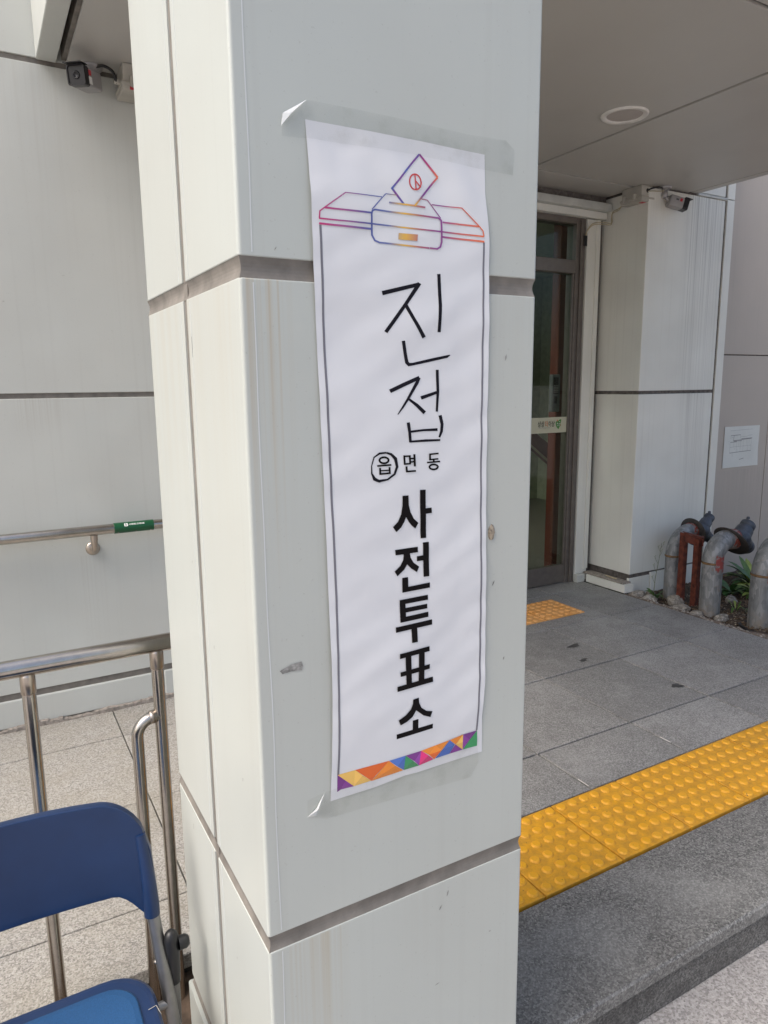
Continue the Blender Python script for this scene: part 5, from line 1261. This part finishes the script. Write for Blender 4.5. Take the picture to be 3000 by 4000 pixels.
# ---------------------------------------------------------------- standpipes
def standpipe(x, y, r, z0, zring, R, ln, label, tag_, plate_tilt, body_mat, head_mat='cast_iron'):
    t = thing('standpipe', label, 'pipe', (x, y, z0), 'fire water standpipes in the bed')
    part('riser', MB().tube([(x, y, z0 - .05), (x, y, zring)], r, 28), body_mat, t)
    part('weld_ring', MB().lathe([(r, -.007), (r + .004, -.003), (r + .004, .003), (r, .007)], (x, y, zring), (0, 0, 1), 28), 'weld', t)
    # elbow to +x, ends a little below horizontal
    c = (x + R, y, zring + .004)
    bend = arc(c, R, PI, PI * .44, 12, (1, 0, 0), (0, 0, 1))
    part('elbow', MB().tube(bend, r, 28), body_mat, t)
    e = bend[-1]
    d = (bend[-1] - bend[-2]).normalized()
    part('red_collar', MB().tube([e - d * .03, e + d * .035], r + .0035, 28), 'red_paint', t)
    if tag_:
        tp_ = MB()
        for k in range(6):
            a0, a1 = [math.radians(-128 + 55 * q / 6) for q in (k, k + 1)]
            hh = (.050 if k % 2 else .060), (-.050 if k % 3 else -.035)
            tp_.add([(x + (r + .0052) * math.cos(a0), y + (r + .0052) * math.sin(a0), zring + hh[1]), (x + (r + .0052) * math.cos(a1), y + (r + .0052) * math.sin(a1), zring + hh[1]), (x + (r + .0052) * math.cos(a1), y + (r + .0052) * math.sin(a1), zring + hh[0]), (x + (r + .0052) * math.cos(a0), y + (r + .0052) * math.sin(a0), zring + hh[0])], [(0, 1, 2, 3)])
        part('red_mark', tp_, 'red_tape', t, recalc=False)
    pd = (d + Vector(plate_tilt)).normalized()
    part('cover_plate', MB().lathe([(r + .004, 0), (r + .052, 0), (r + .054, .003), (r + .052, .006), (r + .004, .006)], e + d * .012 + Vector((0, 0, -.014)), pd, 32), 'dark_plate', t)
    h0 = e + d * .032
    part('head_body', MB().lathe([(r * .88, 0), (r * .92, .012), (r * 1.05, .012), (r * 1.05, .024), (r * .90, .028), (r * 1.05, .055), (r * 1.08, .085), (r * .8, .115), (0, .125)], h0, d, 24), head_mat, t)
    hc = h0 + d * .060
    for sgn, zz_ in ((1, 1), (-1, -.8)):
        dd = Vector((.80, .10, .60 * zz_)).normalized()
        il = part('inlet', MB().lathe([(r * .86, 0), (r * .90, .05), (r * .86, .085), (r * .70, .095), (r * .70, .106), (r * .76, .109), (r * .76, .136), (r * .60, .139), (r * .58, .110), (0, .108)], hc, dd, 22), head_mat, t)
        part('lug', MB().lathe([(0, .016), (.009, .014), (.011, 0)], hc + dd * .122 + Vector((0, 0, r * .72)), (0, 0, 1), 10), head_mat, il)
    return t
standpipe(3.926, 3.05, .046, -.05, .255, .150, .1, 'grey bent standpipe closest to the pale pier, behind the rusty bracket', False, (0, 0, .35), 'galvanised')
standpipe(3.850, 2.70, .061, -.05, .292, .128, .1, 'middle grey bent standpipe with red mark, in front of the rusty bracket', True, (0, 0, .85), 'galvanised')
standpipe(3.905, 2.405, .066, -.05, .275, .170, .1, 'grey bent standpipe cut by the right photo edge', True, (0, 0, .5), 'galvanised')

rb = thing('rusty_bracket', 'rusty red brown steel stand between two grey pipes', 'bracket', (3.95, 2.93, -.05))
def angle_leg(x, y, z0, z1, w=.038, th=.006):
    return MB().box(x, x + w, y, y + th, z0, z1, .001).box(x, x + th, y + th + .0002, y + w, z0, z1, .001)
part('leg', angle_leg(3.878, 2.930, -.09, .432), 'rusty_steel', rb)
part('leg', angle_leg(3.912, 2.850, -.09, .402), 'rusty_steel', rb)
part('top_bar', MB().prism([(3.876, 2.924, .375), (3.950, 2.843, .352), (3.950, 2.843, .4025), (3.876, 2.924, .430)], (.003, .0055, 0)).prism([(3.872, 2.922, .4325), (3.952, 2.841, .4035), (3.985, 2.868, .4035), (3.900, 2.965, .4325)], (0, 0, .005)), 'rusty_steel', rb)

# hose ring lying at the third pipe
solo('black_hose', MB().tube([(3.905 + .11 * math.cos(a), 2.405 + .10 * math.sin(a), -.042 + .006 * math.sin(3 * a)) for a in [2 * PI * k / 30 for k in range(31)]], .009, 8, cap=False), 'black_plastic', 'black hose ring lying round the foot of the right pipe', 'hose', (3.905, 2.405, -.05))

# ---------------------------------------------------------------- stones, mulch, plants
def rock(x, y, sx, sy, sz, seed, label):
    bm = bmesh.new()
    bmesh.ops.create_icosphere(bm, subdivisions=3, radius=1)
    o_ = Vector((seed * 3.1, seed * 1.7, 0))
    z = bedz(x, y)
    mb = MB()
    for v in bm.verts:
        n1 = 1 + .35 * noise.noise(v.co * 1.3 + o_) + .16 * noise.noise(v.co * 3 + o_) + .06 * noise.noise(v.co * 8 + o_)
        v.co = Vector((v.co.x * sx * n1, v.co.y * sy * n1, max(-.6, v.co.z) * sz * n1))
    mb.add([v.co + Vector((x, y, z + sz * .35)) for v in bm.verts], [[v.index for v in f.verts] for f in bm.faces], False)
    bm.free()
    return solo('stone', mb, 'stone', label, 'stone', (x, y, z), 'rubble stones along the paving edge')
rock(3.735, 3.155, .060, .05, .030, 1, 'flat pale rubble stone at the foot of the pier corner')
rock(3.735, 3.06, .055, .045, .026, 2, 'small flat stone at the paving edge below the pier corner')
rock(3.86, 2.955, .060, .05, .040, 3, 'mossy grey stone before the foot of the rusty bracket')
rock(3.87, 3.165, .035, .03, .035, 4, 'brownish stone leaning on the pier skirting by the first pipe')
rock(3.78, 2.85, .065, .05, .028, 5, 'flat grey stone on the paving edge left of the middle pipe')
rock(3.83, 2.60, .060, .035, .022, 6, 'flat stone against the foot of the middle pipe')
rock(4.20, 2.79, .040, .035, .032, 7, 'pale rounded stone in the mulch between the pipes')
rock(3.965, 3.10, .022, .02, .022, 8, 'tiny white pebble at the foot of the first pipe')
rock(3.75, 2.72, .050, .035, .018, 9, 'low rubble piece at the paving edge before the middle pipe')

r5 = random.Random(11)
def chips(n, x0, x1, y0, y1, smin, smax, lift=.006):
    mb = MB()
    for _ in range(n):
        x, y = r5.uniform(x0, x1), r5.uniform(y0, y1)
        z = bedz(x, y) + r5.uniform(.001, lift)
        s = r5.uniform(smin, smax)
        a = r5.uniform(0, 6.28)
        u = Vector((math.cos(a), math.sin(a), r5.uniform(-.5, .5))) * s
        w = Vector((-math.sin(a), math.cos(a), r5.uniform(-.5, .5))) * s * r5.uniform(.35, .7)
        c = Vector((x, y, z + s * .3))
        h = Vector((0, 0, s * .25))
        mb.add([c - u, c - w * .9, c + u * .9, c + w, c + h], [(0, 1, 4), (1, 2, 4), (2, 3, 4), (3, 0, 4)])
    return mb
M['mulch_brown'] = plain('mulch_brown', (.15, .10, .06), .9, var=.7, scale=120)
M['mulch_pale'] = plain('mulch_pale', (.34, .28, .20), .9, var=.5, scale=120)
struct('mulch', chips(4200, 3.80, 5.6, 2.0, 3.22, .006, .017), 'mulch_brown', 'stuff')
struct('gravel', chips(1300, 3.80, 4.6, 2.15, 3.1, .004, .010), 'mulch_pale', 'stuff')
rubble = MB()
for _ in range(150):
    y = r5.uniform(2.1, 3.18)
    x = 3.655 + abs(r5.gauss(0, .05))
    s = r5.uniform(.004, .013)
    z = bedz(x, y) + .006
    a = r5.uniform(0, 6)
    pts = [Vector((x + s * math.cos(a + k * 2 * PI / 5) * r5.uniform(.7, 1.2), y + s * math.sin(a + k * 2 * PI / 5) * r5.uniform(.7, 1.2), z)) for k in range(5)]
    rubble.add(pts + [Vector((x, y, z + s * .8))], [(k, (k + 1) % 5, 5) for k in range(5)])
struct('rubble', rubble, 'stone', 'stuff')


def leaf(mb, base, az, length, width, rise, droop, fold=.25, n=6):
    d = Vector((math.cos(az), math.sin(az), 0))
    s = Vector((-math.sin(az), math.cos(az), 0))
    o = len(mb.v)
    vs = []
    for k in range(n + 1):
        t = k / n
        p = Vector(base) + d * (length * t * (1 - .15 * t)) + Vector((0, 0, rise * t - droop * t * t))
        w = width * (math.sin(PI * min(1, t * .93 + .05)) ** .8) * (1 - .25 * t)
        if k == n:
            w = .0006
        vs += [p - s * w + Vector((0, 0, fold * w)), p, p + s * w + Vector((0, 0, fold * w))]
    fs = []
    for k in range(n):
        a = k * 3
        fs += [(a, a + 1, a + 4, a + 3), (a + 1, a + 2, a + 5, a + 4)]
    return mb.add(vs, fs, True)
r6 = random.Random(5)
def leafy(x, y, label, n, L, mats, name='hosta_plant', cat='plant', up=.13):
    z = bedz(x, y)
    t = thing(name, label, cat, (x, y, z), None)
    for k in range(n):
        az = k * 2.4 + r6.uniform(-.4, .4)
        mb = MB()
        l = L * r6.uniform(.7, 1.15)
        leaf(mb, (x + .01 * math.cos(az), y + .01 * math.sin(az), z + .005 + .004 * k % .03), az, l, l * r6.uniform(.13, .19), up * r6.uniform(.8, 1.9), up * r6.uniform(.5, 1.3))
        part('leaf', mb, mats[k % len(mats)], t)
    return t
leafy(4.62, 2.90, 'lime and green broad leaved plant behind the middle pipe head', 36, .20, ['leaf_lime', 'leaf_lime', 'leaf_dark', 'leaf_weed'], up=.13)
leafy(4.42, 2.74, 'bright lime broad leaved plant low between the two front pipes', 30, .14, ['leaf_lime', 'leaf_weed', 'leaf_lime'], up=.10)
leafy(4.36, 2.90, 'dark green broad leaved plant between pipe head and annex wall', 24, .15, ['leaf_dark', 'leaf_dark', 'leaf_weed'], up=.07)
leafy(4.85, 2.86, 'lime leaved plant half hidden behind the right pipe', 30, .20, ['leaf_lime', 'leaf_weed', 'leaf_lime', 'leaf_dark'], up=.12)
leafy(4.06, 2.66, 'small bright seedling in the mulch between the pipes', 6, .06, ['leaf_weed', 'leaf_lime'], 'seedling', up=.09)
leafy(4.14, 2.55, 'tiny seedling nearest the right pipe', 6, .05, ['leaf_weed'], 'seedling', up=.07)
leafy(4.02, 2.53, 'low weed sprig in the gravel left of the right pipe', 5, .045, ['leaf_weed'], 'weed', 'weed', up=.04)
leafy(3.785, 3.06, 'low green weed tuft at the paving edge by the pier', 16, .075, ['leaf_weed', 'leaf_dark'], 'weed', 'weed', up=.05)
# tall thin weed gone to seed
zx, zy = 3.82, 3.10
tw = thing('thin_weed', 'tall thin seeding weed stalk before the pier', 'weed', (zx, zy, bedz(zx, zy)))
part('stem', MB().tube([(zx, zy, bedz(zx, zy)), (zx + .01, zy, .10), (zx + .035, zy, .22), (zx + .055, zy, .335)], [.0022, .002, .0016, .001], 6), 'stem', tw)
for (z_, dx, l) in ((.14, -.045, .06), (.20, -.05, .055), (.24, .03, .05), (.28, -.03, .04), (.30, .035, .04), (.07, -.04, .05)):
    bx = zx + .01 + (z_ - .1) * .17
    sp = part('branch', MB().tube([(bx, zy, z_), (bx + dx * .6, zy - .005, z_ + l * .6), (bx + dx * .75, zy - .005, z_ + l)], .0010, 5), 'stem', tw)
    sm = MB()
    for q in range(4):
        leaf(sm, (bx + dx * .75, zy - .005, z_ + l - q * .007), q * 1.7, .010, .0022, .008, .002, n=2)
    part('seed_head', sm, 'leaf_lime', sp)

# hide nothing; every mesh belongs to the view layer
bpy.context.view_layer.update()
